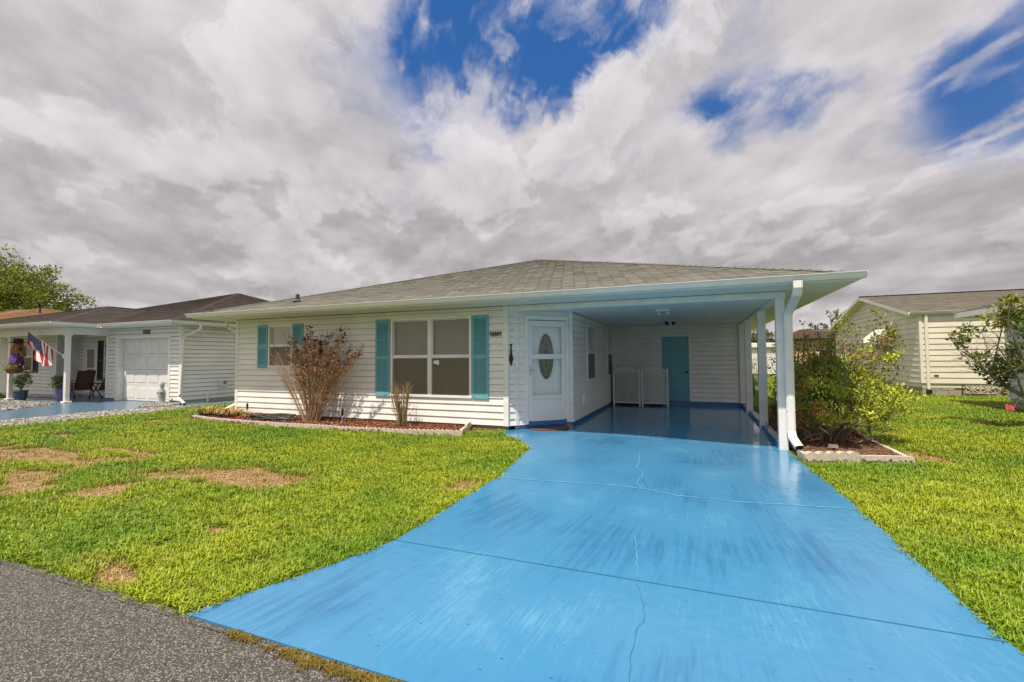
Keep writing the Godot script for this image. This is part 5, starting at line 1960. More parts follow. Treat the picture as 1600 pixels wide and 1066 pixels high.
	# porch posts and beams
	for p in [[-21.30, -9.40, "x"], [-25.3, -9.40, "y"]]:
		var pb := MB.new()
		pb.box(Vector3(p[0] - 0.07, 0.06, p[1] - 0.07), Vector3(p[0] + 0.07, 2.50, p[1] + 0.07), 0.012)
		pb.box(Vector3(p[0] - 0.12, -0.01, p[1] - 0.12), Vector3(p[0] + 0.12, 0.06, p[1] + 0.12), 0.012)
		pb.box(Vector3(p[0] - 0.10, 2.44, p[1] - 0.10), Vector3(p[0] + 0.10, 2.499, p[1] + 0.10), 0.010)
		part("porch_post", pb, Tm, h)
	trim(h, Vector3(-30.0, 2.50, -9.50), Vector3(-21.20, 2.76, -9.30), Tm, "porch_beam")
	trim(h, Vector3(-21.40, 2.501, gz + 0.03), Vector3(-21.201, 2.76, -9.501), Tm, "porch_beam")
	var ce := MB.new()
	ce.box(Vector3(-30.2, 2.765, -24.3), Vector3(-16.47, 2.79, -10.02))
	ce.box(Vector3(-30.2, 2.766, -10.019), Vector3(-20.62, 2.789, -8.65))
	part("soffit", ce, M.soffit_white, h)
	# roofs
	var tint := Color(0.085, 0.065, 0.058)
	hip_roof(h, -28.2, -16.5, -10.02, -24.4, 2.89, Vector3(-26.0, 5.62, -19.55), Vector3(-26.0, 5.62, -19.75), tint, M.shingles, 0)
	hip_roof(h, -32.0, -20.62, -8.66, -24.0, 2.885, Vector3(-23.85, 3.90, -11.85), Vector3(-23.85, 3.90, -20.0), tint, M.shingles, 0)
	var fa := MB.new()
	fa.box(Vector3(-20.62, 2.76, -10.02), Vector3(-16.5, 2.88, -10.0))
	fa.box(Vector3(-16.5, 2.76, -24.4), Vector3(-16.48, 2.88, -10.0))
	fa.box(Vector3(-32.0, 2.76, -8.66), Vector3(-20.62, 2.88, -8.64))
	fa.box(Vector3(-20.62, 2.76, -9.98), Vector3(-20.60, 2.88, -8.64))
	part("fascia", fa, Tm, h)
	gutter(h, Vector3(-20.48, 2.89, -9.90), Vector3(-16.38, 2.89, -9.90), F, Tm)
	gutter(h, Vector3(-16.38, 2.889, -24.4), Vector3(-16.38, 2.889, -9.92), X, Tm)
	gutter(h, Vector3(-32.0, 2.888, -8.54), Vector3(-20.50, 2.888, -8.54), F, Tm)
	gutter(h, Vector3(-20.50, 2.887, -9.88), Vector3(-20.50, 2.887, -8.56), X, Tm)
	downspout(h, [Vector3(-16.42, 2.80, -10.95), Vector3(-16.42, 2.66, -10.95), Vector3(-16.46, 2.60, -10.9), Vector3(-16.80, 2.38, -10.66), Vector3(-16.83, 2.30, -10.62), Vector3(-16.83, 0.35, -10.55), Vector3(-16.75, 0.22, -10.45), Vector3(-15.95, 0.06, -10.15)], 0.085, 0.065, Tm)
	var hb := MB.new()
	hb.box(Vector3(-16.885, 0.50, -12.30), Vector3(-16.84, 0.78, -12.02), 0.01)
	var bx := part("hose_bib_box", hb, Tm, h)
	hb = MB.new()
	hb.tube([Vector3(-16.84, 0.66, -12.16), Vector3(-16.76, 0.66, -12.16), Vector3(-16.74, 0.60, -12.16)], [0.022, 0.022, 0.018], 8)
	hb.lathe([Vector2(0, 0.02), Vector2(0.045, 0.01), Vector2(0.045, -0.01), Vector2(0, -0.02)], 10, Vector3(-16.76, 0.71, -12.16))
	part("tap", hb, M.black, bx)
	hb = MB.new()
	hb.tube([Vector3(-16.70, -0.02, -11.45), Vector3(-16.70, 0.24, -11.45)], [0.035, 0.035], 10)
	hb.lathe([Vector2(0.0, 0.04), Vector2(0.042, 0.035), Vector2(0.042, 0.0)], 10, Vector3(-16.70, 0.22, -11.45))
	part("pipe_stub", hb, Tm, h)

func flag() -> void:
	var m := Vector3(-21.33, 1.70, -9.31)
	var tip := Vector3(-23.15, 2.72, -8.95)
	var t := thing("american_flag", m, "American flag hanging from an angled white pole on the neighbour's right porch post", "flag")
	var b := MB.new()
	b.tube([m, tip], [0.016, 0.013], 8)
	b.lathe([Vector2(0, 0.03), Vector2(0.025, 0.015), Vector2(0.025, -0.015), Vector2(0, -0.03)], 10, tip)
	part("flag_pole", b, M.pole_white, t)
	b = MB.new()
	b.box(m + Vector3(-0.05, -0.08, -0.03), m + Vector3(0.05, 0.08, 0.02), 0.006)
	part("bracket", b, M.pole_white, t)
	var d := (m - tip).normalized()
	var P := func(s: float, f: float) -> Vector3:
		# s along the pole from the tip, f along the fly; the cloth slides down and folds
		var p := tip + d * (0.16 + s * 1.35)
		var fall := Vector3(0.22 + 0.35 * (1.0 - s), -1.0, 0.05).normalized()
		var len_ := f * (0.60 + 0.36 * sin(s * PI))
		p += fall * len_
		p.z += sin(s * 17.0 + f * 2.0) * 0.07 * f + 0.05 * f
		p.x += sin(s * 13.0 + 1.0) * 0.05 * f
		return p
	b = MB.new()
	var red := Color(0.38, 0.022, 0.038)
	var wht := Color(0.72, 0.68, 0.66)
	var blu := Color(0.022, 0.035, 0.12)
	var n_ := 26
	for i in n_:
		for j in 20:
			var s0 := float(i) / n_
			var s1 := float(i + 1) / n_
			var f0 := j / 20.0
			var f1 := (j + 1) / 20.0
			b.col = red if (i / 2) % 2 == 0 else wht
			if i < 14 and f0 < 0.5:
				b.col = blu
			b.poly([P.call(s0, f0), P.call(s1, f0), P.call(s1, f1), P.call(s0, f1)], Vector3(0.2, 0.3, 1))
	var cl := part("flag_cloth", b, M.painted_colours, t)
	b = MB.new()
	for r in 9:
		for c in (6 if r % 2 == 0 else 5):
			var s := (r + 0.8) / 9.6 * 0.53
			var f := (c + (0.55 if r % 2 == 0 else 1.05)) / 6.2 * 0.5
			var p: Vector3 = P.call(s, f)
			var ex := (P.call(s + 0.01, f) as Vector3 - p).normalized()
			var ey := (P.call(s, f + 0.01) as Vector3 - p).normalized()
			var nn := ex.cross(ey).normalized()
			if nn.z < 0: nn = -nn
			for k in 5:
				var a := TAU * k / 5.0
				var q := []
				for e in [[0.022, 0.0], [0.009, TAU / 10.0], [0.0, 0.0], [0.009, -TAU / 10.0]]:
					q.append(p + nn * 0.004 + (ex * cos(a + e[1]) + ey * sin(a + e[1])) * e[0])
				b.poly(q, nn)
	part("star", b, M.pole_white, cl, "stuff")

func porch_things() -> void:
	# hanging straw figure
	var o := Vector3(-24.35, 1.72, -9.24)
	var t := thing("hanging_decoration", o, "orange straw and purple cloth figure with a flower basket on the leftmost porch post", "decoration")
	var b := MB.new()
	b.lathe([Vector2(0.02, 0.70), Vector2(0.13, 0.68), Vector2(0.14, 0.60), Vector2(0.14, 0.56), Vector2(0.28, 0.54), Vector2(0.28, 0.52), Vector2(0.1, 0.52)], 16, o)
	part("hat", b, M.hat_brown, t)
	b = MB.new()
	b.lathe([Vector2(0.0, 0.53), Vector2(0.09, 0.51), Vector2(0.12, 0.43), Vector2(0.10, 0.34), Vector2(0.05, 0.29), Vector2(0.07, 0.24), Vector2(0.2, 0.14), Vector2(0.22, 0.0), Vector2(0.14, -0.06), Vector2(0.0, -0.06)], 16, o)
	for k in 60:
		var a := rng.randf() * TAU
		b.tube([o + Vector3(cos(a) * 0.10, 0.50, sin(a) * 0.10), o + Vector3(cos(a) * 0.20, 0.34, sin(a) * 0.18), o + Vector3(cos(a) * 0.21, 0.12 + rng.randf() * 0.1, sin(a) * 0.2)], [0.012, 0.010, 0.006], 4)
	part("straw_body", b, M.straw, t)
	b = MB.new()
	b.lathe([Vector2(0.08, 0.16), Vector2(0.17, 0.12), Vector2(0.18, 0.0), Vector2(0.20, -0.15), Vector2(0.22, -0.32), Vector2(0.14, -0.40), Vector2(0.0, -0.40)], 14, o + Vector3(0.03, 0, 0.05))
	b.tube([o + Vector3(-0.12, 0.1, 0.08), o + Vector3(-0.26, -0.1, 0.1), o + Vector3(-0.2, -0.34, 0.14)], [0.06, 0.055, 0.045], 8)
	b.tube([o + Vector3(0.16, 0.1, 0.08), o + Vector3(0.24, -0.12, 0.12), o + Vector3(0.14, -0.34, 0.16)], [0.06, 0.055, 0.045], 8)
	part("purple_dress", b, M.purple_cloth, t)
	b = MB.new()
	b.lathe([Vector2(0.0, -0.66), Vector2(0.15, -0.66), Vector2(0.24, -0.50), Vector2(0.25, -0.44), Vector2(0.22, -0.45), Vector2(0.0, -0.5)], 18, o + Vector3(0.02, 0, 0.12))
	var hoop := []
	var rr := []
	for k in 15:
		var a := PI * k / 14.0
		hoop.append(o + Vector3(0.02 + cos(a) * 0.24, -0.45 + sin(a) * 0.18, 0.12))
		rr.append(0.012)
	b.tube(hoop, rr, 6)
	part("basket", b, M.wicker, t)
	b = MB.new()
	for k in 260:
		var c: Color = [Color(0.35, 0.16, 0.03), Color(0.4, 0.3, 0.06), Color(0.12, 0.16, 0.03), Color(0.3, 0.22, 0.15)][k % 4]
		b.col = c * rng.randf_range(0.7, 1.2)
		var d := rdir(0.8)
		b.leaf(o + Vector3(0.02 + rng.randfn(0, 0.14), -0.42 + rng.randf() * 0.10, 0.12 + rng.randfn(0, 0.1)), d, d.cross(rdir()).normalized(), 0.07, 0.04)
	part("dried_flower", b, M.dry_leaves, t, "stuff")
	# two potted plants
	for k in 2:
		var c: Vector3 = [Vector3(-24.35, 0, -9.35), Vector3(-22.30, 0, -9.72)][k]
		var p := thing("potted_plant", c, ["leafy green plant in a round dark blue pot in front of the neighbour's porch window", "fern in a pale purple pot behind the neighbour's right porch post"][k], "potted plant")
		b = MB.new()
		if k == 0:
			b.lathe([Vector2(0.0, 0.0), Vector2(0.14, 0.0), Vector2(0.19, 0.15), Vector2(0.205, 0.33), Vector2(0.225, 0.36), Vector2(0.225, 0.40), Vector2(0.20, 0.40), Vector2(0.18, 0.35), Vector2(0.0, 0.34)], 22, c)
		else:
			b.lathe([Vector2(0.0, 0.0), Vector2(0.15, 0.0), Vector2(0.19, 0.2), Vector2(0.23, 0.42), Vector2(0.24, 0.47), Vector2(0.21, 0.47), Vector2(0.19, 0.40), Vector2(0.0, 0.39)], 22, c)
		part("pot", b, [M.pot_blue, M.pot_purple][k], p)
		var w := MB.new()
		w.col = Color(0.12, 0.12, 0.05)
		b = MB.new()
		for i in 22:
			var a := rng.randf() * TAU
			var q := c + Vector3(cos(a) * rng.randf_range(0.05, 0.27), rng.randf_range(0.6, 1.25) if k == 0 else rng.randf_range(0.55, 0.85), sin(a) * rng.randf_range(0.05, 0.25))
			if k == 1: q.x -= 0.2
			limb(w, c + Vector3.UP * 0.4, q, 0.008, 0.003, 0.03, 4, 4)
			clump(b, q, Vector3(0.09, 0.08, 0.09), 20, 0.10, 0.035, Color(0.06, 0.11, 0.02) if k == 0 else Color(0.12, 0.18, 0.04), Color(0.20, 0.22, 0.06), 0.4)
		part("stem", w, M.bark, p, "stuff")
		part("leaf", b, M.leaves, p, "stuff")
	# pale purple cylinder banner hanging by the post
	b = MB.new()
	b.box(Vector3(-21.66, 0.35, -9.47), Vector3(-21.46, 1.25, -9.44), 0.004)
	solo("garden_banner", b, M.pot_purple, Vector3(-21.56, 0.35, -9.455), "narrow purple cloth banner against the left side of the right porch post", "banner")
	# porch chairs
	var c0 := Vector3(-23.25, 0, -10.75)
	var ch := thing("lounge_chair", c0, "reclining porch chair with brown sling and black arms, nearest the porch door", "chair", "chairs on the neighbour's porch", 0.9)
	var arm := func(l: Array, r: float) -> MB:
		var mb := MB.new()
		var rr2 := []
		for k in l.size(): rr2.append(r)
		mb.tube(l, rr2, 8)
		return mb
	for s in [-0.30, 0.30]:
		lpart("leg", arm.call([Vector3(s, 0, 0.34), Vector3(s, 0.58, -0.14), Vector3(s, 0.60, -0.2)], 0.018), M.black, ch)
		lpart("leg", arm.call([Vector3(s, 0, -0.36), Vector3(s, 0.56, 0.10), Vector3(s, 0.60, 0.3)], 0.018), M.black, ch)
		b = MB.new()
		b.box(Vector3(s - 0.035, 0.60, -0.34), Vector3(s + 0.035, 0.63, 0.42), 0.008)
		lpart("arm_rest", b, M.black, ch)
		lpart("back_rail", arm.call([Vector3(s * 0.9, 0.38, 0.30), Vector3(s * 0.9, 0.34, -0.12), Vector3(s * 0.9, 1.12, -0.62)], 0.016), M.black, ch)
	b = MB.new()
	for k in 12:
		var f0 := k / 12.0
		var f1 := (k + 1) / 12.0
		var y0 := 0.34 + 0.78 * f0 - 0.04 * sin(f0 * PI)
		var y1 := 0.34 + 0.78 * f1 - 0.04 * sin(f1 * PI)
		b.poly([Vector3(-0.26, y0, -0.12 - 0.5 * f0), Vector3(0.26, y0, -0.12 - 0.5 * f0), Vector3(0.26, y1, -0.12 - 0.5 * f1), Vector3(-0.26, y1, -0.12 - 0.5 * f1)], Vector3(0, 0.5, 1))
	lpart("sling_back", b, M.sling, ch)
	b = MB.new()
	b.box(Vector3(-0.26, 0.345, -0.12), Vector3(0.26, 0.355, 0.30))
	lpart("sling_seat", b, M.sling, ch)
	var c2 := ch.duplicate()
	c2.name = numbered("lounge_chair")
	add_child(c2)
	c2.position = Vector3(-22.15, 0, -10.95)
	c2.rotation.y = 0.5
	meta(c2, "second reclining porch chair, half hidden behind the garage corner", "chair", "chairs on the neighbour's porch")
	# mottled figurine by the garage corner
	var s0 := Vector3(-17.35, 0, -10.28)
	var st := thing("garden_statue", s0, "small white and teal mottled garden statue beside the neighbour's garage door", "statue")
	b = MB.new()
	var prof := [Vector2(0.0, 0.0), Vector2(0.12, 0.0), Vector2(0.13, 0.05), Vector2(0.08, 0.10), Vector2(0.10, 0.22), Vector2(0.115, 0.34), Vector2(0.09, 0.46), Vector2(0.045, 0.54), Vector2(0.07, 0.62), Vector2(0.07, 0.70), Vector2(0.035, 0.77), Vector2(0.0, 0.79)]
	b.lathe(prof, 18, s0)
	part("figure", b, mat("mottled", lin(0.55, 0.62, 0.60), 0.5, "stone", 5.0), st)
	b = MB.new()
	b.lathe([Vector2(0, 0.05), Vector2(0.05, 0.04), Vector2(0.06, 0), Vector2(0.04, -0.05), Vector2(0, -0.06)], 10, s0 + Vector3(0.08, 0.42, 0.07))
	b.lathe([Vector2(0, 0.05), Vector2(0.05, 0.04), Vector2(0.06, 0), Vector2(0.04, -0.05), Vector2(0, -0.06)], 10, s0 + Vector3(-0.085, 0.40, 0.06))
	part("wing", b, M.mottled, st)

func right_house() -> void:
	var h := thing("cream_house", Vector3(12, 0, -25), "cream lap-sided house on a block skirt with a gable end and window awning", "house")
	var X := Vector3.RIGHT
	var F := Vector3.BACK
	var S: Material = M.cream_siding
	var x0 := 8.1
	var x1 := 21.0
	var z0 := -22.15
	var z1 := -33.4
	var ya := 0.47
	var yt := 3.15
	var zr := -27.8
	var yr := 4.42
	var core := MB.new()
	core.box(Vector3(x0 + 0.02, 0.3, z1), Vector3(x1, yt, z0 - 0.02))
	core.prism(PackedVector2Array([Vector2(z0 - 0.03, yt), Vector2(zr, yr - 0.08), Vector2(z1 + 0.03, yt)]), Transform3D(Basis(Vector3(0, 0, 1), Vector3.UP, Vector3(-1, 0, 0)), Vector3(x1, 0, 0)), x1 - x0 - 0.03)
	part("wall", core, S, h)
	siding(h, Vector3(x0, 0, z0), X, F, x1 - x0, ya, yt, 0.215, [], S, true)
	siding(h, Vector3(x0, 0, z1), F, Vector3.LEFT, z0 - z1, ya, yr, 0.215, [[7.95, 8.65, 1.25, 2.75]], S, true, [Vector2(0, yt), Vector2(zr - z1, yr), Vector2(z0 - z1, yt)])
	# skirt of blocks
	var bk := MB.new()
	bk.box(Vector3(x0 + 0.07, -0.1, z1 + 0.1), Vector3(x1, 0.29, z0 - 0.07))
	part("skirt_core", bk, M.block_skirt, h)
	for r in 2:
		var y0 := 0.0 + r * 0.205
		var x := x0 + (0.0 if r == 0 else -0.2)
		while x < 15.0:
			var a := maxf(x, x0 + 0.02)
			var e := x + 0.39
			var hole := e > 9.40 and a < 10.2 and r == 1
			if not hole:
				var b := MB.new()
				b.box(Vector3(a, y0, z0 - 0.10), Vector3(e, y0 + 0.195, z0 - 0.03 + rng.randf_range(-0.006, 0.006)), 0.008)
				part("block", b, M.block_skirt, h)
			x += 0.40
		var z := z0 - 0.03 - (0.2 if r == 1 else 0.0)
		while z > -28.0:
			var b := MB.new()
			b.box(Vector3(x0 + 0.03 + rng.randf_range(-0.006, 0.006), y0, z - 0.39), Vector3(x0 + 0.10, y0 + 0.195, minf(z, z0 - 0.11)), 0.008)
			part("block", b, M.block_skirt, h)
			z -= 0.40
	# two pierced vent blocks
	for k in 2:
		var c := Vector3(9.60 + 0.42 * k, 0.275, z0 - 0.03)
		var b := MB.new()
		for e in [[-0.2, 0.0, 0.03, 0.36], [0.2, 0.0, 0.03, 0.36]]:
			b.cbox(c + Vector3(e[0], e[1], 0), Vector3(e[2], e[3], 0.08), 0.004, Basis.IDENTITY)
		for e in [0.165, -0.165]:
			b.cbox(c + Vector3(0, e, 0), Vector3(0.37, 0.03, 0.078), 0.004, Basis.IDENTITY)
		for a in 4:
			var an := PI * a / 4.0
			b.cbox(c, Vector3(0.36 if a != 2 else 0.32, 0.035, 0.06 + 0.003 * a), 0.004, Basis(Vector3.BACK, an))
		part("vent_block", b, M.breeze, h)
	var dk := MB.new()
	dk.box(Vector3(9.38, 0.1, z0 - 0.11), Vector3(10.25, 0.45, z0 - 0.101))
	part("vent_back", dk, M.black, h)
	# corner trim, downspout, fascia, roof
	trim(h, Vector3(x0 - 0.03, ya, z0 - 0.10), Vector3(x0 + 0.07, yt, z0 + 0.03), M.cream_trim)
	downspout(h, [Vector3(x0 + 0.17, 3.12, z0 + 0.07), Vector3(x0 + 0.17, 0.32, z0 + 0.07), Vector3(x0 + 0.17, 0.25, z0 + 0.07)], 0.10, 0.08, M.cream_trim)
	for c in [Vector3(x0 + 0.17, 0.12, z0 + 0.10), Vector3(x0 - 0.18, 0.10, z0 - 1.6)]:
		var sb := MB.new()
		sb.cbox(c, Vector3(0.15, 0.24, 0.15), 0.02, Basis.IDENTITY)
		part("drain_boot", sb, M.black, h)
	var ov := 0.06
	var sl := (yr - yt) / (zr - z0)
	for s in [1.0, -1.0]:
		var ze := z0 + ov if s > 0 else z1 - ov
		var ye := yt + sl * ov * 1.0
		var rf := MB.new()
		var A := Vector3(x0 - 0.35, ye + 0.08, ze)
		var B := Vector3(x1 + 0.35, ye + 0.08, ze)
		var C := Vector3(x1 + 0.35, yr + 0.08, zr)
		var D := Vector3(x0 - 0.35, yr + 0.08, zr)
		rf.poly([A, B, C, D], Vector3.UP)
		var dn := Vector3.DOWN * 0.14
		rf.poly([A + dn, B + dn, C + dn, D + dn], Vector3.DOWN)
		rf.poly([A, D, D + dn, A + dn], Vector3.LEFT)
		rf.poly([A, B, B + dn, A + dn], Vector3(0, 0, s))
		var ro := part("roof", rf, M.cream_trim, h)
		var ax := Vector3.RIGHT if s > 0 else Vector3.LEFT
		var oo := A if s > 0 else B
		var up := (C - B).normalized()
		shingles(ro, oo, ax, up, [Vector2(0, 0), Vector2(B.x - A.x, 0), Vector2(B.x - A.x, (C - B).length()), Vector2(0, (C - B).length())], 0, Color(0.25, 0.228, 0.19), M.shingles, 0.33, 0.16)
		if s > 0:
			gutter(h, A + Vector3(0, 0.0, 0.11), B + Vector3(0, 0.0, 0.11), F, M.cream_trim)
	# window with striped metal awning on the gable end
	var go := Vector3(x0, 0, z1)
	window(h, go, F, Vector3.LEFT, 7.98, 8.62, 1.27, 2.72, 1, true, M.curtain, M.cream_trim, 0.05)
	var aw := MB.new()
	for k in 7:
		var za := z1 + 7.45 + k * 0.24
		aw.poly([Vector3(x0 - 0.02, 2.95, za), Vector3(x0 - 0.02, 2.95, za + 0.22), Vector3(x0 - 1.0, 2.12, za + 0.22), Vector3(x0 - 1.0, 2.12, za)], Vector3(-1, 1, 0))
		aw.poly([Vector3(x0 - 0.02, 2.935, za), Vector3(x0 - 0.02, 2.935, za + 0.22), Vector3(x0 - 1.0, 2.105, za + 0.22), Vector3(x0 - 1.0, 2.105, za)], Vector3(1, -1, 0))
		aw.beam(Vector3(x0 - 0.02, 2.96, za + 0.23), Vector3(x0 - 1.0, 2.13, za + 0.23), 0.03, 0.02)
	for za in [z1 + 7.45, z1 + 9.12]:
		aw.tube([Vector3(x0 - 0.98, 2.11, za), Vector3(x0 - 0.02, 2.0, za)], [0.012, 0.012], 6)
		aw.poly([Vector3(x0 - 0.02, 2.93, za), Vector3(x0 - 1.0, 2.1, za), Vector3(x0 - 0.9, 2.1, za), Vector3(x0 - 0.02, 2.7, za)], F)
	part("awning", aw, M.cream_trim, h)
	var vb := MB.new()
	vb.box(Vector3(x0 + 0.36, 0.75, z0 + 0.018), Vector3(x0 + 0.50, 0.79, z0 + 0.05), 0.004)
	part("dryer_vent", vb, M.pipe_grey, h)
	var cb := MB.new()
	var cp := []
	var cr := []
	for k in 14:
		var f := k / 13.0
		cp.append(Vector3(9.25 + 0.55 * f, 0.44 - 0.42 * sin(f * PI * 0.5), z0 + 0.10))
		cr.append(0.012)
	cb.tube(cp, cr, 6)
	cb.tube([Vector3(9.27, 0.0, z0 + 0.06), Vector3(9.27, 0.40, z0 + 0.06)], [0.015, 0.015], 6)
	part("cable", cb, M.pipe_grey, h)
	var yp := MB.new()
	yp.box(Vector3(10.32, -0.02, z0 + 0.15), Vector3(10.44, 0.36, z0 + 0.27), 0.012)
	solo("yellow_post", yp, M.wood_post, Vector3(10.38, 0, z0 + 0.21), "short yellowish wooden post at the end of the pierced vent blocks", "post")

func near_right_house() -> void:
	var h := thing("pale_blue_house", Vector3(12, 0, -12), "pale blue lap-sided house under a grey hip roof at the right edge", "house")
	var x0 := 8.42
	var z1 := -17.6
	var core := MB.new()
	core.box(Vector3(x0 + 0.02, 0.2, z1 + 0.02), Vector3(20.0, 2.75, -7.5))
	part("wall", core, M.blue_siding, h)
	siding(h, Vector3(x0, 0, z1), Vector3.BACK, Vector3.LEFT, 10.1, 0.27, 2.70, 0.2, [], M.blue_siding, true)
	siding(h, Vector3(20.0, 0, z1), Vector3.LEFT, Vector3.FORWARD, 11.58, 0.27, 2.70, 0.2, [], M.blue_siding, false)
	trim(h, Vector3(x0 - 0.03, 0.27, z1 - 0.03), Vector3(x0 + 0.08, 2.70, z1 + 0.08), M.trim_white)
	var bk := MB.new()
	bk.box(Vector3(x0 + 0.05, -0.1, z1 + 0.05), Vector3(20.0, 0.265, -7.5), 0.01)
	part("foundation", bk, M.block_skirt, h)
	hip_roof(h, 7.58, 20.8, -6.7, -18.35, 2.84, Vector3(13.4, 4.7, -12.5), Vector3(14.9, 4.7, -12.5), Color(0.22, 0.215, 0.20), M.shingles, 0)
	var so := MB.new()
	so.box(Vector3(7.60, 2.70, -18.33), Vector3(20.8, 2.72, -6.72))
	part("soffit", so, M.soffit_white, h)
	var fa := MB.new()
	fa.box(Vector3(7.575, 2.68, -18.35), Vector3(7.597, 2.835, -6.7))
	fa.box(Vector3(7.6, 2.68, -18.352), Vector3(20.8, 2.835, -18.332))
	part("fascia", fa, M.metal_white, h)

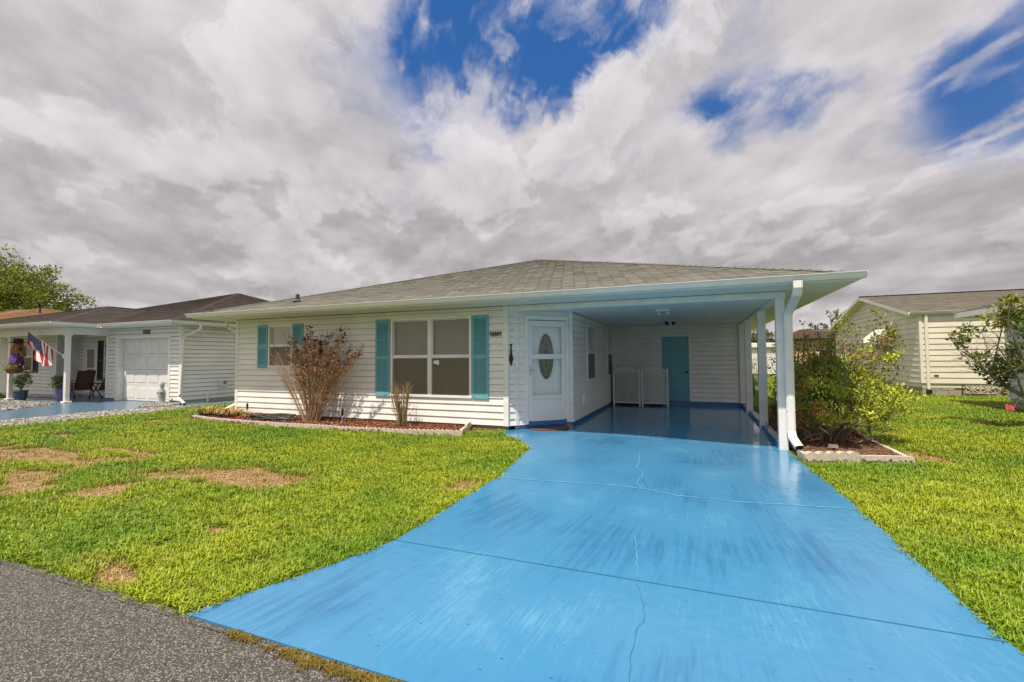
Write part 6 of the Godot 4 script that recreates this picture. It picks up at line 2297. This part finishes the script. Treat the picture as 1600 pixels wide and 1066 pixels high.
func background() -> void:
	# white outbuilding seen between the carport posts
	var h := thing("white_outbuilding", Vector3(4.2, 0, -46), "low white building far behind the carport, seen between its posts", "building")
	var b := MB.new()
	b.box(Vector3(2.5, 0, -50), Vector3(6.9, 2.35, -45))
	part("wall", b, M.white_wall, h)
	b = MB.new()
	b.box(Vector3(2.2, 2.35, -50.3), Vector3(7.2, 2.75, -44.7), 0.03)
	part("roof_edge", b, M.metal_white, h)
	b = MB.new()
	for k in 5:
		b.box(Vector3(4.4, 0.05 + k * 0.42, -44.99), Vector3(6.7, 0.45 + k * 0.42, -44.95), 0.01)
	part("shutter_door", b, M.garage_white, h)
	# yellow house with a brown roof
	h = thing("yellow_house", Vector3(9.5, 0, -48), "ochre house with a brown roof beyond the green bush", "house")
	b = MB.new()
	b.box(Vector3(7.3, 0, -53), Vector3(15.0, 3.0, -45))
	part("wall", b, M.yellow_wall, h)
	b = MB.new()
	b.box(Vector3(9.6, 0.9, -45.02), Vector3(10.7, 2.2, -44.96), 0.01)
	var w := part("window", b, M.white_wall, h)
	b = MB.new()
	b.box(Vector3(9.7, 1.0, -44.97), Vector3(10.6, 2.1, -44.95))
	part("pane", b, M.leaded, w)
	hip_roof(h, 6.9, 15.4, -44.5, -53.5, 3.05, Vector3(9.0, 4.0, -48.5), Vector3(13.0, 4.0, -48.6), Color(0.13, 0.075, 0.055), M.shingles, 0)
	# orange-roofed house beyond the left neighbour
	h = thing("orange_roof_house", Vector3(-41, 0, -17), "house with an orange tan hip roof behind the left neighbour's roof", "house")
	b = MB.new()
	b.box(Vector3(-47.5, 0, -22), Vector3(-34.6, 3.3, -10.5))
	part("wall", b, M.neighbour_siding, h)
	hip_roof(h, -48.1, -34.0, -9.9, -22.6, 3.35, Vector3(-42.0, 5.02, -16.0), Vector3(-40.0, 5.02, -16.6), Color(0.34, 0.18, 0.085), M.shingles, 0)
	b = MB.new()
	b.tube([Vector3(-38.4, 4.2, -15.5), Vector3(-38.4, 4.95, -15.5)], [0.06, 0.06], 8)
	part("vent_pipe", b, M.pipe_grey, h)
	# trees
	tree(Vector3(-69.0, 0, -23.0), 13.4, Vector3(9.0, 6.2, 8.0), 900, 80, 0.24, Color(0.085, 0.135, 0.012), Color(0.33, 0.35, 0.03), "large yellow green oak rising behind the orange-roofed house", "", 0.35)
	var far := [[3.0, -68.0, 5.6, 4.0, 0], [8.5, -72.0, 6.0, 4.0, 1], [14.5, -66.0, 5.6, 3.6, 2], [-2.5, -74.0, 5.8, 4.2, 3], [20.0, -74.0, 6.0, 4.0, 4]]
	for f in far:
		tree(Vector3(f[0], 0, f[1]), f[2], Vector3(f[3], f[2] * 0.42, f[3]), 90, 44, 0.24, Color(0.03, 0.06, 0.012), Color(0.12, 0.16, 0.03), ["dark green tree behind the white outbuilding", "dark green tree between the outbuilding and the ochre house", "green tree behind the ochre house's roof", "dark tree hidden mostly behind the carport's back wall", "green tree between the ochre house and the cream house"][f[4]], "trees on the skyline", 0.2)
	sapling(Vector3(10.6, 0, -43.4), 5.2, 0.9, 26, "slender dark-leaved tree rising over the ochre house's roof", Color(0.05, 0.10, 0.015), Color(0.20, 0.24, 0.04), 0.2, 16)
	sapling(Vector3(3.15, 0, -10.9), 2.35, 0.55, 20, "thin young tree with yellow green leaves behind the big green bush", Color(0.14, 0.18, 0.03), Color(0.34, 0.30, 0.05), 0.075, 16)
	sapling(Vector3(1.95, 0, -11.2), 1.85, 0.5, 24, "spindly brown-leaved sapling behind the front carport post", Color(0.13, 0.10, 0.05), Color(0.22, 0.20, 0.06), 0.06, 14)
	shrub(Vector3(2.9, 0, -26.0), Vector3(0.55, 0.75, 0.55), 30, Color(0.05, 0.10, 0.012), Color(0.16, 0.20, 0.03), "round clipped green shrub on the far lawn, seen past the carport's second post")
	shrub(Vector3(2.45, 0, -15.1), Vector3(0.38, 0.55, 0.4), 30, Color(0.035, 0.08, 0.015), Color(0.10, 0.16, 0.03), "dense green shrub in the side bed, seen between the first two posts")
	shrub(Vector3(1.95, 0, -11.9), Vector3(0.32, 0.28, 0.4), 24, Color(0.05, 0.10, 0.015), Color(0.20, 0.22, 0.04), "low green shrub at the kerb beside the carport's second post")
	# rolled green hose pot on the far lawn edge
	var g := MB.new()
	g.lathe([Vector2(0.0, 0.0), Vector2(0.16, 0.0), Vector2(0.18, 0.45), Vector2(0.14, 0.75), Vector2(0.05, 0.95), Vector2(0.0, 0.95)], 14, Vector3(2.05, 0, -20.5))
	solo("green_bin", g, M.green_plastic, Vector3(2.05, 0, -20.5), "small dark green plastic bin on the lawn behind the carport", "bin")

# ------------------------------------------------------------------ scene
func _ready() -> void:
	rng.seed = 20240
	var cam := Camera3D.new()
	cam.name = "camera"
	cam.position = Vector3(0, 1.5, 0)
	cam.rotation_degrees = Vector3(2.25, 21.85, -0.36)
	cam.fov = 73.73
	cam.near = 0.05
	cam.far = 3000.0
	add_child(cam)
	cam.current = true
	var we := WorldEnvironment.new()
	we.name = "world"
	var e := Environment.new()
	e.background_mode = Environment.BG_SKY
	e.sky = Sky.new()
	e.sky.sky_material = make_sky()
	e.background_energy_multiplier = 1.0
	e.tonemap_mode = Environment.TONE_MAPPER_LINEAR
	e.tonemap_exposure = 2.05
	e.sdfgi_enabled = true
	e.ssao_enabled = true
	e.ssil_enabled = true
	we.environment = e
	add_child(we)
	var sun := DirectionalLight3D.new()
	sun.name = "sun"
	sun.light_energy = 0.86
	sun.light_color = Color(1.0, 0.955, 0.88)
	sun.light_angular_distance = 0.6
	sun.shadow_enabled = true
	add_child(sun)
	sun.look_at_from_position(Vector3.ZERO, Vector3(0.08, -1.0, -0.46), Vector3.UP)

	make_materials()
	make_ground()
	make_drive()
	make_house()
	left_house()
	right_house()
	near_right_house()
	background()
	make_beds()
	make_small()
	twig_bush()
	cut_shrub()
	big_bush()
	right_tree()
	flag()
	porch_things()
	make_grass()
